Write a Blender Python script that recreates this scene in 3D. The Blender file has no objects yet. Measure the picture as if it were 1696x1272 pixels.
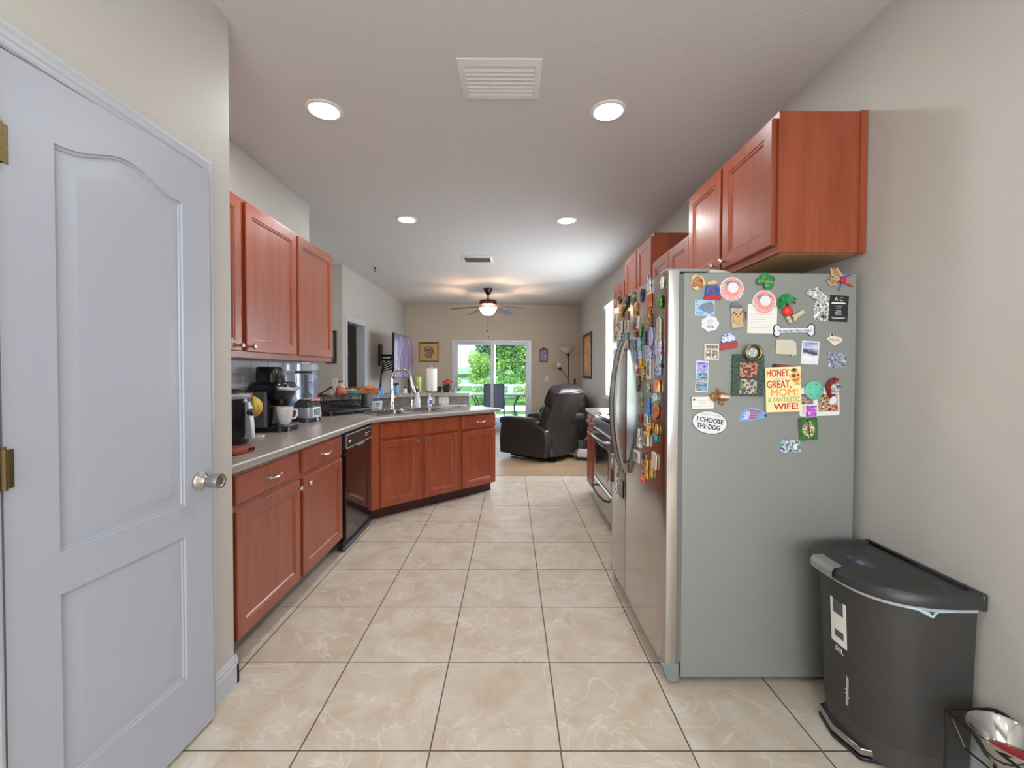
import bpy, bmesh, math, random
from mathutils import Vector, Matrix
PI = math.pi
S = bpy.context.scene
C = S.collection

# ---------------------------------------------------------------- camera
def make_camera():
    f, th, yaw, roll, cy, H = 711.87, .017652, .0018118, .0023421, 627.27, 1.3268
    F = Vector((math.sin(yaw)*math.cos(th), math.cos(yaw)*math.cos(th), -math.sin(th)))
    R = Vector((math.cos(yaw), -math.sin(yaw), 0)); U = R.cross(F)
    R2 = R*math.cos(roll)+U*math.sin(roll); U2 = -R*math.sin(roll)+U*math.cos(roll)
    cam = bpy.data.cameras.new('camera'); o = bpy.data.objects.new('camera', cam); C.objects.link(o)
    m = Matrix.Identity(4)
    for i in range(3): m[i][0], m[i][1], m[i][2] = R2[i], U2[i], -F[i]
    m[2][3] = H; o.matrix_world = m
    cam.sensor_width = 36; cam.lens = f*36/1696
    cam.shift_y = -(636-cy)/1696; cam.clip_start = .05; cam.clip_end = 300
    S.camera = o
make_camera()

# ---------------------------------------------------------------- sky, sun, lights, exposure
S.view_settings.view_transform = 'Standard'
S.view_settings.look = 'None'
S.view_settings.exposure = 0.13
S.view_settings.gamma = 1.0
S.view_settings.use_curve_mapping = False
S.cycles.use_denoising = True
S.cycles.max_bounces = 10
S.cycles.diffuse_bounces = 6
S.cycles.sample_clamp_indirect = 6

W = bpy.data.worlds.new('sky'); S.world = W; W.use_nodes = True
def make_world():
    nt = W.node_tree; n = nt.nodes; n.clear()
    out = n.new('ShaderNodeOutputWorld'); bg = n.new('ShaderNodeBackground')
    tc = n.new('ShaderNodeTexCoord'); sp = n.new('ShaderNodeSeparateXYZ')
    ns = n.new('ShaderNodeTexNoise'); ns.inputs['Scale'].default_value = 3.2; ns.inputs['Detail'].default_value = 5
    add = n.new('ShaderNodeMath'); add.operation = 'MULTIPLY_ADD'; add.inputs[1].default_value = .35
    r = n.new('ShaderNodeValToRGB'); e = r.color_ramp.elements
    e[0].position = .12; e[0].color = (.86,.93,1,1); e[1].position = .75; e[1].color = (.38,.58,.95,1)
    L = nt.links
    L.new(tc.outputs['Generated'], sp.inputs[0]); L.new(tc.outputs['Generated'], ns.inputs['Vector'])
    L.new(ns.outputs[0], add.inputs[0]); L.new(sp.outputs[2], add.inputs[2])
    L.new(add.outputs[0], r.inputs[0]); L.new(r.outputs[0], bg.inputs[0]); L.new(bg.outputs[0], out.inputs[0])
    bg.inputs[1].default_value = 2.0
make_world()

def lamp(name, kind, loc, rot=(0,0,0), power=10, col=(1,1,1), size=.2, size_y=None, shape=None, spread=None):
    l = bpy.data.lights.new(name, kind); l.energy = power; l.color = col
    if kind == 'AREA':
        l.size = size
        if shape: l.shape = shape
        if size_y: l.shape = 'RECTANGLE'; l.size_y = size_y
        if spread: l.spread = spread
    elif kind == 'SUN': l.angle = size
    else: l.shadow_soft_size = size
    o = bpy.data.objects.new(name, l); C.objects.link(o); o.location = loc; o.rotation_euler = rot
    return o
lamp('sun', 'SUN', (0,20,20), (math.radians(38), math.radians(-22), 0), 5.5, (1,.96,.88), .01)
# fill lamp added behind the camera, then daylight from the two windows in view
lamp('fill_behind_camera', 'AREA', (0.15,-2.42,1.45), (PI/2,0,0), 74, (.93,.98,1), 2.2, 1.7)
lamp('daylight_side', 'AREA', (1.40,5.8,1.40), (0,PI/2,0), 36, (.90,.96,1), .9, 1.6)
lamp('daylight_slider', 'AREA', (-.43,9.30,1.05), (-PI/2,0,0), 13, (.84,.93,1), 1.6, 1.8)
for x, y, pw in ((-1.04,2.41,8.5), (.535,2.41,8.5), (-1.0,4.13,8), (.525,4.14,8), (-.6,.35,4.5), (.6,.35,6), (-.6,-1.3,5), (.6,-1.3,5)):  # first four are the ceiling downlights; the rest are unseen fill, added
    lamp('downlight_and_fill_lamp', 'AREA', (x,y,2.755), (0,0,0), pw, (.96,.985,1), .15, shape='DISK')
lamp('fan_bulb', 'POINT', (-.41,7.575,2.395), power=60, col=(1,.58,.34), size=.035)
lamp('daylight_blind', 'AREA', (1.95,5.85,1.7), (0,PI/2,0), 170, (.95,.98,1), 2.0, 2.2)
lamp('bedroom_fill', 'POINT', (-2.9,6.9,2.1), power=3, col=(.9,.95,1), size=.2)  # fill lamp added to lift the dark room behind the doorway
lamp('hall_point_light', 'POINT', (-3.1,4.8,2.3), power=9, col=(1,.96,.9), size=.15)  # unseen point light in the hall, without a fitting

# ---------------------------------------------------------------- materials
def lin(c):
    return tuple(((x/255)/12.92 if x/255 <= .04045 else ((x/255+.055)/1.055)**2.4) for x in c)+(1,)
MC = {}
def mat(name, col=(200,200,200), rough=.5, metal=0, bump=0, bs=60, var=0, vs=4, vcol=None, coat=0, trans=0, emit=0, ecol=None, stretch=None, ior=None, detail=4, alpha=1, bdist=.01):
    if name in MC: return MC[name]
    m = bpy.data.materials.new(name); m.use_nodes = True; nt = m.node_tree; L = nt.links
    b = nt.nodes['Principled BSDF']; b.inputs['Base Color'].default_value = lin(col)
    b.inputs['Roughness'].default_value = rough; b.inputs['Metallic'].default_value = metal
    b.inputs['Coat Weight'].default_value = coat; b.inputs['Coat Roughness'].default_value = .08
    b.inputs['Transmission Weight'].default_value = trans; b.inputs['Alpha'].default_value = alpha
    if ior: b.inputs['IOR'].default_value = ior
    if emit:
        b.inputs['Emission Color'].default_value = lin(ecol or col); b.inputs['Emission Strength'].default_value = emit
    tc = nt.nodes.new('ShaderNodeTexCoord'); mp = nt.nodes.new('ShaderNodeMapping')
    L.new(tc.outputs['Object'], mp.inputs[0])
    if stretch: mp.inputs['Scale'].default_value = stretch
    ns = nt.nodes.new('ShaderNodeTexNoise'); ns.inputs['Scale'].default_value = vs; ns.inputs['Detail'].default_value = detail
    L.new(mp.outputs[0], ns.inputs['Vector'])
    if var or vcol:
        r = nt.nodes.new('ShaderNodeValToRGB'); e = r.color_ramp.elements
        c0 = lin(col); c1 = lin(vcol) if vcol else tuple(min(1, x*(1-var)) for x in c0[:3])+(1,)
        e[0].position = .35; e[0].color = c1; e[1].position = .65; e[1].color = c0
        L.new(ns.outputs[0], r.inputs[0]); L.new(r.outputs[0], b.inputs['Base Color'])
    if bump:
        n2 = nt.nodes.new('ShaderNodeTexNoise'); n2.inputs['Scale'].default_value = bs; n2.inputs['Detail'].default_value = 3
        L.new(mp.outputs[0], n2.inputs['Vector'])
        bp = nt.nodes.new('ShaderNodeBump'); bp.inputs['Strength'].default_value = bump; bp.inputs['Distance'].default_value = bdist
        L.new(n2.outputs[0], bp.inputs['Height']); L.new(bp.outputs[0], b.inputs['Normal'])
    MC[name] = m; return m

def pic(cols, scale=30, seed=0, stretch=(1,1,1), rough=.35, mode='noise', emit=0):
    """printed picture: blotches of the given colours"""
    name = 'print_%d_%s' % (seed, '_'.join('%02x%02x%02x' % c for c in cols[:3]))
    if name in MC: return MC[name]
    m = bpy.data.materials.new(name); m.use_nodes = True; nt = m.node_tree; L = nt.links
    b = nt.nodes['Principled BSDF']; b.inputs['Roughness'].default_value = rough
    tc = nt.nodes.new('ShaderNodeTexCoord'); mp = nt.nodes.new('ShaderNodeMapping')
    mp.inputs['Location'].default_value = (seed*1.37, seed*.71, seed*2.3); mp.inputs['Scale'].default_value = stretch
    L.new(tc.outputs['Object'], mp.inputs[0])
    if mode == 'noise':
        t = nt.nodes.new('ShaderNodeTexNoise'); t.inputs['Scale'].default_value = scale; t.inputs['Detail'].default_value = 3
        src = t.outputs[0]
    elif mode == 'grad':
        sp = nt.nodes.new('ShaderNodeSeparateXYZ'); L.new(tc.outputs['Generated'], sp.inputs[0])
        t = nt.nodes.new('ShaderNodeTexNoise'); t.inputs['Scale'].default_value = scale; L.new(mp.outputs[0], t.inputs[0])
        ma = nt.nodes.new('ShaderNodeMath'); ma.operation = 'MULTIPLY_ADD'; ma.inputs[1].default_value = .45
        L.new(t.outputs[0], ma.inputs[0]); L.new(sp.outputs[2], ma.inputs[2])
        mb = nt.nodes.new('ShaderNodeMath'); mb.operation = 'SUBTRACT'; mb.inputs[1].default_value = .22
        L.new(ma.outputs[0], mb.inputs[0]); src = mb.outputs[0]
    else:
        t = nt.nodes.new('ShaderNodeTexVoronoi'); t.inputs['Scale'].default_value = scale
        sp = nt.nodes.new('ShaderNodeSeparateXYZ'); L.new(t.outputs['Color'], sp.inputs[0]); src = sp.outputs[0]
    if mode != 'grad': L.new(mp.outputs[0], t.inputs['Vector'])
    r = nt.nodes.new('ShaderNodeValToRGB'); r.color_ramp.interpolation = 'CONSTANT' if mode == 'vor' else 'EASE'
    e = r.color_ramp.elements; k = len(cols)
    lo, hi = (.36,.64) if mode == 'noise' else (0,1)
    while len(e) < k: e.new(.5)
    for i, c in enumerate(cols):
        e[i].position = lo+(hi-lo)*i/(k if mode == 'vor' else max(1, k-1)); e[i].color = lin(c)
    L.new(src, r.inputs[0]); L.new(r.outputs[0], b.inputs['Base Color'])
    if emit: L.new(r.outputs[0], b.inputs['Emission Color']); b.inputs['Emission Strength'].default_value = emit
    MC[name] = m; return m

def wood_mat():
    m = bpy.data.materials.new('cherry_wood'); m.use_nodes = True; nt = m.node_tree; L = nt.links
    b = nt.nodes['Principled BSDF']; tc = nt.nodes.new('ShaderNodeTexCoord')
    mp = nt.nodes.new('ShaderNodeMapping'); mp.inputs['Scale'].default_value = (9,9,.7); L.new(tc.outputs['Object'], mp.inputs[0])
    n = nt.nodes.new('ShaderNodeTexNoise'); n.inputs['Scale'].default_value = 2.2; n.inputs['Detail'].default_value = 6; n.inputs['Distortion'].default_value = 1.1
    L.new(mp.outputs[0], n.inputs['Vector'])
    r = nt.nodes.new('ShaderNodeValToRGB'); e = r.color_ramp.elements
    e[0].position = .3; e[0].color = lin((134,57,31)); e[1].position = .75; e[1].color = lin((158,77,43))
    L.new(n.outputs[0], r.inputs[0]); L.new(r.outputs[0], b.inputs['Base Color'])
    b.inputs['Roughness'].default_value = .36; b.inputs['Coat Weight'].default_value = .45; b.inputs['Coat Roughness'].default_value = .24
    return m
WOOD = wood_mat()

def tile_mat():
    m = bpy.data.materials.new('beige_floor_tile'); m.use_nodes = True; nt = m.node_tree; L = nt.links
    b = nt.nodes['Principled BSDF']; tc = nt.nodes.new('ShaderNodeTexCoord'); mp = nt.nodes.new('ShaderNodeMapping')
    mp.inputs['Location'].default_value = (.281, -1.936+.4572*8, 0); L.new(tc.outputs['Object'], mp.inputs[0])
    br = nt.nodes.new('ShaderNodeTexBrick'); br.offset = 0; br.squash = 1
    for k, v in (('Scale',1), ('Brick Width',.4572), ('Row Height',.4572), ('Mortar Size',.0032), ('Mortar Smooth',.2), ('Bias',0)): br.inputs[k].default_value = v
    br.inputs['Color1'].default_value = lin((206,197,184)); br.inputs['Color2'].default_value = lin((200,190,176)); br.inputs['Mortar'].default_value = lin((92,88,80))
    L.new(mp.outputs[0], br.inputs['Vector'])
    n = nt.nodes.new('ShaderNodeTexNoise'); n.inputs['Scale'].default_value = 5; n.inputs['Detail'].default_value = 7; n.inputs['Roughness'].default_value = .62; n.inputs['Distortion'].default_value = .8
    L.new(mp.outputs[0], n.inputs['Vector'])
    r = nt.nodes.new('ShaderNodeValToRGB'); e = r.color_ramp.elements
    e[0].position = .3; e[0].color = lin((230,208,182)); e[1].position = .62; e[1].color = (1,1,1,1)
    L.new(n.outputs[0], r.inputs[0])
    mx = nt.nodes.new('ShaderNodeMix'); mx.data_type = 'RGBA'; mx.blend_type = 'MULTIPLY'; mx.inputs[0].default_value = .8
    L.new(br.outputs['Color'], mx.inputs[6]); L.new(r.outputs[0], mx.inputs[7])
    w = nt.nodes.new('ShaderNodeTexNoise'); w.inputs['Scale'].default_value = 2.6; w.inputs['Detail'].default_value = 3; w.inputs['Distortion'].default_value = 1.6
    L.new(mp.outputs[0], w.inputs['Vector'])
    r2 = nt.nodes.new('ShaderNodeValToRGB'); e = r2.color_ramp.elements
    e[0].position = .488; e[0].color = (0,0,0,1); e[1].position = .5; e[1].color = (.35,.35,.35,1); x = e.new(.512); x.color = (0,0,0,1)
    L.new(w.outputs[0], r2.inputs[0])
    m2 = nt.nodes.new('ShaderNodeMix'); m2.data_type = 'RGBA'; m2.inputs[7].default_value = lin((238,228,212))
    mm = nt.nodes.new('ShaderNodeMath'); mm.operation = 'MULTIPLY'; iv = nt.nodes.new('ShaderNodeMath'); iv.operation = 'SUBTRACT'; iv.inputs[0].default_value = 1
    L.new(br.outputs['Fac'], iv.inputs[1]); L.new(r2.outputs[0], mm.inputs[0]); L.new(iv.outputs[0], mm.inputs[1])
    L.new(mm.outputs[0], m2.inputs[0]); L.new(mx.outputs[2], m2.inputs[6]); L.new(m2.outputs[2], b.inputs['Base Color'])
    b.inputs['Roughness'].default_value = .42
    bp = nt.nodes.new('ShaderNodeBump'); bp.invert = True; bp.inputs['Strength'].default_value = .5; bp.inputs['Distance'].default_value = .002
    L.new(br.outputs['Fac'], bp.inputs['Height']); L.new(bp.outputs[0], b.inputs['Normal'])
    return m

def brick_mat(name, c1, c2, mortar, w, h, ms, rough=.3, offset=.5, loc=(0,0,0), rot=(0,0,0), bump=.3):
    m = bpy.data.materials.new(name); m.use_nodes = True; nt = m.node_tree; L = nt.links
    b = nt.nodes['Principled BSDF']; tc = nt.nodes.new('ShaderNodeTexCoord'); mp = nt.nodes.new('ShaderNodeMapping')
    mp.vector_type = 'POINT'; mp.inputs['Location'].default_value = loc; mp.inputs['Rotation'].default_value = rot
    L.new(tc.outputs['Object'], mp.inputs[0])
    br = nt.nodes.new('ShaderNodeTexBrick'); br.offset = offset; br.squash = 1
    for k, v in (('Scale',1), ('Brick Width',w), ('Row Height',h), ('Mortar Size',ms), ('Mortar Smooth',.1)): br.inputs[k].default_value = v
    br.inputs['Color1'].default_value = lin(c1); br.inputs['Color2'].default_value = lin(c2); br.inputs['Mortar'].default_value = lin(mortar)
    L.new(mp.outputs[0], br.inputs['Vector']); L.new(br.outputs['Color'], b.inputs['Base Color'])
    b.inputs['Roughness'].default_value = rough
    bp = nt.nodes.new('ShaderNodeBump'); bp.invert = True; bp.inputs['Strength'].default_value = bump; bp.inputs['Distance'].default_value = .003
    L.new(br.outputs['Fac'], bp.inputs['Height']); L.new(bp.outputs[0], b.inputs['Normal'])
    return m

WALL = mat('greige_wall_paint', (191,187,180), .6, bump=.25, bs=150, bdist=.003)
CEIL = mat('ceiling_paint', (207,205,203), .8, bump=.5, bs=110, bdist=.004)
WHITE = mat('white_trim_paint', (188,192,200), .32)
DOORW = mat('white_door_paint', (174,178,190), .36, bump=.12, bs=70, stretch=(1,14,.6), bdist=.004)
CHROME = mat('chrome', (215,215,218), .12, 1)
NICKEL = mat('brushed_nickel', (196,190,182), .28, 1)
BRASS = mat('aged_brass', (126,108,72), .4, 1)
STEEL = mat('stainless_steel', (176,174,172), .24, 1, bump=.06, bs=40, stretch=(.4,.4,30), bdist=.001)
STEELF = mat('stainless_front', (190,186,182), .2, 1, bump=.03, bs=30, stretch=(.5,.5,22), bdist=.001)
CASE = mat('grey_textured_case', (146,149,144), .42, .3, bump=.35, bs=420, bdist=.001)
BLACK = mat('black_plastic', (24,24,26), .32)
BLACKG = mat('black_gloss', (14,13,14), .08, coat=.5)
DGREY = mat('dark_grey_plastic', (52,52,54), .5, bump=.15, bs=500, bdist=.001)
CANM = mat('charcoal_can_plastic', (58,56,55), .42, bump=.2, bs=600, bdist=.0008)
GREYP = mat('grey_plastic', (150,150,150), .4)
WPL = mat('white_plastic', (228,228,228), .35)
GLASS = mat('clear_glass', (245,250,250), .02, trans=1, ior=1.03)
CLEARP = mat('clear_plastic', (225,228,240), .08, trans=.85, ior=1.15)
LAM = mat('speckled_laminate', (180,168,158), .28, vcol=(134,121,112), vs=190, detail=2, coat=.2)
LEATHER = mat('black_brown_leather', (43,38,36), .33, bump=.5, bs=26, bdist=.006)

# ---------------------------------------------------------------- mesh helpers
class MB:
    def __init__(s, M=None): s.v, s.f, s.mi, s.m, s.M = [], [], [], 0, M
    def add(s, vs, fs):
        b = len(s.v)
        s.v += [tuple(s.M @ Vector(v)) if s.M else tuple(v) for v in vs]
        s.f += [[b+i for i in f] for f in fs]; s.mi += [s.m]*len(fs); return s
    def box(s, x0, x1, y0, y1, z0, z1):
        return s.add([(x0,y0,z0),(x1,y0,z0),(x1,y1,z0),(x0,y1,z0),(x0,y0,z1),(x1,y0,z1),(x1,y1,z1),(x0,y1,z1)],
                     [(3,2,1,0),(4,5,6,7),(0,1,5,4),(1,2,6,5),(2,3,7,6),(3,0,4,7)])
    def loft(s, rings, cap0=True, cap1=True, closed=True):
        n = len(rings[0]); vs = [p for r in rings for p in r]; fs = []
        for i in range(len(rings)-1):
            for j in range(n if closed else n-1):
                a, b = i*n+j, i*n+(j+1) % n; fs.append((a, b, b+n, a+n))
        if cap0: fs.append(tuple(range(n-1,-1,-1)))
        if cap1: fs.append(tuple((len(rings)-1)*n+j for j in range(n)))
        return s.add(vs, fs)
    def prism(s, poly, z0, z1, ax='z'):
        f = {'z': lambda a, b, c: (a,b,c), 'y': lambda a, b, c: (a,c,b), 'x': lambda a, b, c: (c,a,b)}[ax]
        return s.loft([[f(a,b,z0) for a, b in poly], [f(a,b,z1) for a, b in poly]])
    def rings(s, x0, x1, z0, z1, spec):
        """rectangular front made of inset rings; spec = [(inset, y), ...]"""
        return s.loft([[(x0+i,y,z0+i),(x1-i,y,z0+i),(x1-i,y,z1-i),(x0+i,y,z1-i)] for i, y in spec])
    def lathe(s, prof, c=(0,0,0), n=24, ax='z', sx=1, sy=1, cap=True):
        f = {'z': lambda a, b, h: (c[0]+a*sx,c[1]+b*sy,c[2]+h), 'y': lambda a, b, h: (c[0]+a*sx,c[1]+h,c[2]+b*sy), 'x': lambda a, b, h: (c[0]+h,c[1]+a*sx,c[2]+b*sy)}[ax]
        return s.loft([[f(max(r,1e-4)*math.cos(2*PI*k/n), max(r,1e-4)*math.sin(2*PI*k/n), h) for k in range(n)] for r, h in prof], cap, cap)
    def cyl(s, c, r, h, n=20, ax='z'): return s.lathe([(r,0),(r,h)], c, n, ax)
    def ball(s, c, r, n=16):
        rx, ry, rz = (r,r,r) if not hasattr(r, '__len__') else r
        m = n//2
        return s.loft([[(c[0]+rx*math.sin(a)*math.cos(2*PI*k/n), c[1]+ry*math.sin(a)*math.sin(2*PI*k/n), c[2]+rz*math.cos(a)) for k in range(n)]
                       for a in [PI*(.02+.96*i/m) for i in range(m+1)]])
    def tube(s, pts, r, n=8, closed=False, flat=1):
        P = [Vector(p) for p in pts]; N = len(P); rr = r if hasattr(r, '__len__') else [r]*N; rings = []; up = None
        for i in range(N):
            a = P[(i-1) % N] if (closed or i) else P[i]; b = P[(i+1) % N] if (closed or i < N-1) else P[i]
            t = (b-a).normalized() if (b-a).length > 1e-9 else Vector((0,0,1))
            if up is None:
                up = Vector((0,0,1)) if abs(t.z) < .9 else Vector((1,0,0))
            up = (up-t*up.dot(t)).normalized(); sd = t.cross(up)
            rings.append([tuple(P[i]+(up*math.cos(2*PI*k/n)*flat+sd*math.sin(2*PI*k/n))*rr[i]) for k in range(n)])
        if closed: rings.append(rings[0]); return s.loft(rings, False, False)
        return s.loft(rings)
    def build(s, name, mats, parent=None, bevel=0, seg=2, smooth=38, sub=0, loc=None, rot=None):
        me = bpy.data.meshes.new(name); me.from_pydata(s.v, [], s.f)
        for m in (mats if isinstance(mats, (list,tuple)) else [mats]): me.materials.append(m)
        me.polygons.foreach_set('material_index', s.mi)
        bm = bmesh.new(); bm.from_mesh(me); bmesh.ops.recalc_face_normals(bm, faces=bm.faces); bm.to_mesh(me); bm.free()
        if smooth:
            me.polygons.foreach_set('use_smooth', [True]*len(me.polygons))
            me.set_sharp_from_angle(angle=math.radians(smooth))
        o = bpy.data.objects.new(name, me); C.objects.link(o)
        if parent: o.parent = parent
        if loc: o.location = loc
        if rot: o.rotation_euler = rot
        if bevel:
            b = o.modifiers.new('bevel', 'BEVEL'); b.width = bevel; b.segments = seg; b.limit_method = 'ANGLE'; b.angle_limit = math.radians(40)
            if smooth: b.harden_normals = False
        if sub:
            b = o.modifiers.new('sub', 'SUBSURF'); b.levels = sub; b.render_levels = sub
        return o

def tag(o, label, cat, group=None, kind=None):
    o['label'] = label
    if cat: o['category'] = cat
    if group: o['group'] = group
    if kind: o['kind'] = kind
    return o
def thing(name, label, cat, loc=(0,0,0), rz=0, group=None, ry=0):
    o = bpy.data.objects.new(name, None); C.objects.link(o); o.empty_display_size = .1
    o.location = loc; o.rotation_euler = (0,ry,rz); return tag(o, label, cat, group)
def struct(o, label=None):
    o['kind'] = 'structure'
    if label: o['label'] = label
    return o
def text(s, size, m, parent, loc, rot=(PI/2,0,0), name='lettering', align='CENTER', depth=.0004, sx=1, fit=None, bold=0):
    cu = bpy.data.curves.new(name, 'FONT'); cu.body = s; cu.size = size; cu.align_x = align; cu.align_y = 'CENTER'; cu.extrude = depth; cu.resolution_u = 3; cu.offset = bold
    t = bpy.data.objects.new('tmp', cu)
    me = bpy.data.meshes.new_from_object(t); bpy.data.objects.remove(t)
    me.materials.clear(); me.materials.append(m)
    if fit: xs = [v.co.x for v in me.vertices]; sx = fit/(max(xs)-min(xs))
    o = bpy.data.objects.new(name, me); C.objects.link(o); o.parent = parent; o.location = loc; o.rotation_euler = rot; o.scale = (sx,1,1)
    return o
def circ(r, n=24, cx=0, cy=0, ry=None, a0=0):
    return [(cx+r*math.cos(a0+2*PI*k/n), cy+(ry or r)*math.sin(a0+2*PI*k/n)) for k in range(n)]
def rrect(w, h, r, n=5, cx=0, cy=0):
    out = []
    for qx, qy, a in ((1,1,0), (-1,1,PI/2), (-1,-1,PI), (1,-1,3*PI/2)):
        for k in range(n+1):
            t = a+PI/2*k/n; out.append((cx+qx*(w/2-r)+r*math.cos(t), cy+qy*(h/2-r)+r*math.sin(t)))
    return out
def arc(c, r, a0, a1, n, plane='xz'):
    o = []
    for k in range(n+1):
        t = math.radians(a0+(a1-a0)*k/n); a, b = r*math.cos(t), r*math.sin(t)
        o.append((c[0]+a,c[1],c[2]+b) if plane == 'xz' else (c[0]+a,c[1]+b,c[2]) if plane == 'xy' else (c[0],c[1]+a,c[2]+b))
    return o

# ================================================================ THE SETTING
XR, XL, XP, XL2, YF, ZC = 1.48, -1.765, -1.171, -2.3, 9.4, 2.775
def bx(name, mt, *b, **k): return MB().box(*b).build(name, mt, smooth=0, **k)
struct(bx('floor', tile_mat(), -4.2,1.6, -2.6,5.436, -.06,0))
struct(bx('floor', brick_mat('light_wood_plank', (172,146,118), (162,136,108), (132,110,86), 1.2,.18,.0015, .38, bump=.1), -4.2,1.6, 5.436,YF+.1, -.06,-.001))
struct(bx('trim_1', mat('threshold_wood', (150,126,100), .4), -2.3,1.47, 5.42,5.452, 0,.005), 'thin floor strip where tile meets wood planks')
struct(bx('ceiling', CEIL, -4.2,1.6, -2.6,YF+.1, ZC,ZC+.1))
# right wall with the blind-covered window
WY0, WY1, WZ0, WZ1 = 4.95, 6.76, .93, 2.36
w = MB().box(XR,XR+.12,-2.6,WY0,0,ZC).box(XR,XR+.12,WY1,YF+.1,0,ZC).box(XR,XR+.12,WY0,WY1,0,WZ0).box(XR,XR+.12,WY0,WY1,WZ1,ZC)
struct(w.build('wall_right', WALL, smooth=0))
struct(MB().box(XP-.12,XP,-2.6,.966,0,ZC).box(XP-.12,XP,1.624,1.80,0,ZC).box(XP-.12,XP,.966,1.624,2.078,ZC).box(XL-.12,XP-.12,1.68,1.80,0,ZC).build('wall_pantry', WALL, smooth=0))
struct(MB().box(-2.1,-2.0,-2.7,1.68,0,ZC).box(-2.0,XP-.12,-2.7,-2.6,0,ZC).build('wall_closet', WALL, smooth=0))
struct(MB().box(XL-.12,XL,1.80,3.78,0,ZC).box(-4.2,XL-.12,3.66,3.78,0,ZC).build('wall_left', WALL, smooth=0, bevel=.008, seg=3))
# living room left wall with the doorway, and the short wall that faces the kitchen
DY0, DY1, DZ = 6.02, 6.76, 2.04
struct(MB().box(XL2-.12,XL2,5.87,DY0,0,ZC).box(XL2-.12,XL2,DY1,YF+.1,0,ZC).box(XL2-.12,XL2,DY0,DY1,DZ,ZC).box(-4.2,XL2-.12,5.87,5.99,0,ZC).build('wall_living', WALL, smooth=0))
struct(MB().box(-4.3,-4.2,3.78,YF+.1,0,ZC).build('wall_hall', mat('hall_wall', (150,150,148), .7), smooth=0))
# far wall with the sliding glass door
SX0, SX1, SZ = -1.27, .41, 1.965
struct(MB().box(-4.2,SX0,YF,YF+.12,0,ZC).box(SX1,XR+.12,YF,YF+.12,0,ZC).box(SX0,SX1,YF,YF+.12,SZ,ZC).build('wall_far', mat('taupe_wall_paint', (198,184,166), .6, bump=.25, bs=150, bdist=.003), smooth=0))
# unseen dining end behind the camera; its window opening is added for the fill lamp
struct(MB().box(-1.3,-.95,-2.72,-2.6,0,ZC).box(1.25,1.6,-2.72,-2.6,0,ZC).box(-.95,1.25,-2.72,-2.6,0,.6).box(-.95,1.25,-2.72,-2.6,2.3,ZC).build('wall_dining', WALL, smooth=0))
# baseboards
BBP = [(0,0),(.013,0),(.013,.082),(.009,.09),(.011,.097),(.006,.108),(.003,.118),(0,.12)]
def baseboard(name, p0, p1, nrm):
    p0, p1, nrm = Vector(p0), Vector(p1), Vector(nrm)
    return struct(MB().loft([[tuple(p+nrm*a+Vector((0,0,b))) for a, b in BBP] for p in (p0, p1)]).build(name, WHITE, smooth=0))
baseboard('baseboard_pantry', (XP,1.672,0), (XP,1.813,0), (1,0,0))
baseboard('baseboard_pantry', (XP,-2.6,0), (XP,.93,0), (1,0,0))
baseboard('baseboard_pantry', (XP+.013,1.80,0), (XL+.5,1.80,0), (0,1,0))
baseboard('baseboard_right', (XR,-2.6,0), (XR,1.82,0), (-1,0,0))
baseboard('baseboard_right', (XR,4.75,0), (XR,YF,0), (-1,0,0))
baseboard('baseboard_far', (SX1+.06,YF,0), (XR,YF,0), (0,-1,0))
baseboard('baseboard_far', (XL2,YF,0), (SX0-.06,YF,0), (0,-1,0))
baseboard('baseboard_living', (XL2,DY1+.06,0), (XL2,YF,0), (1,0,0))

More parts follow.
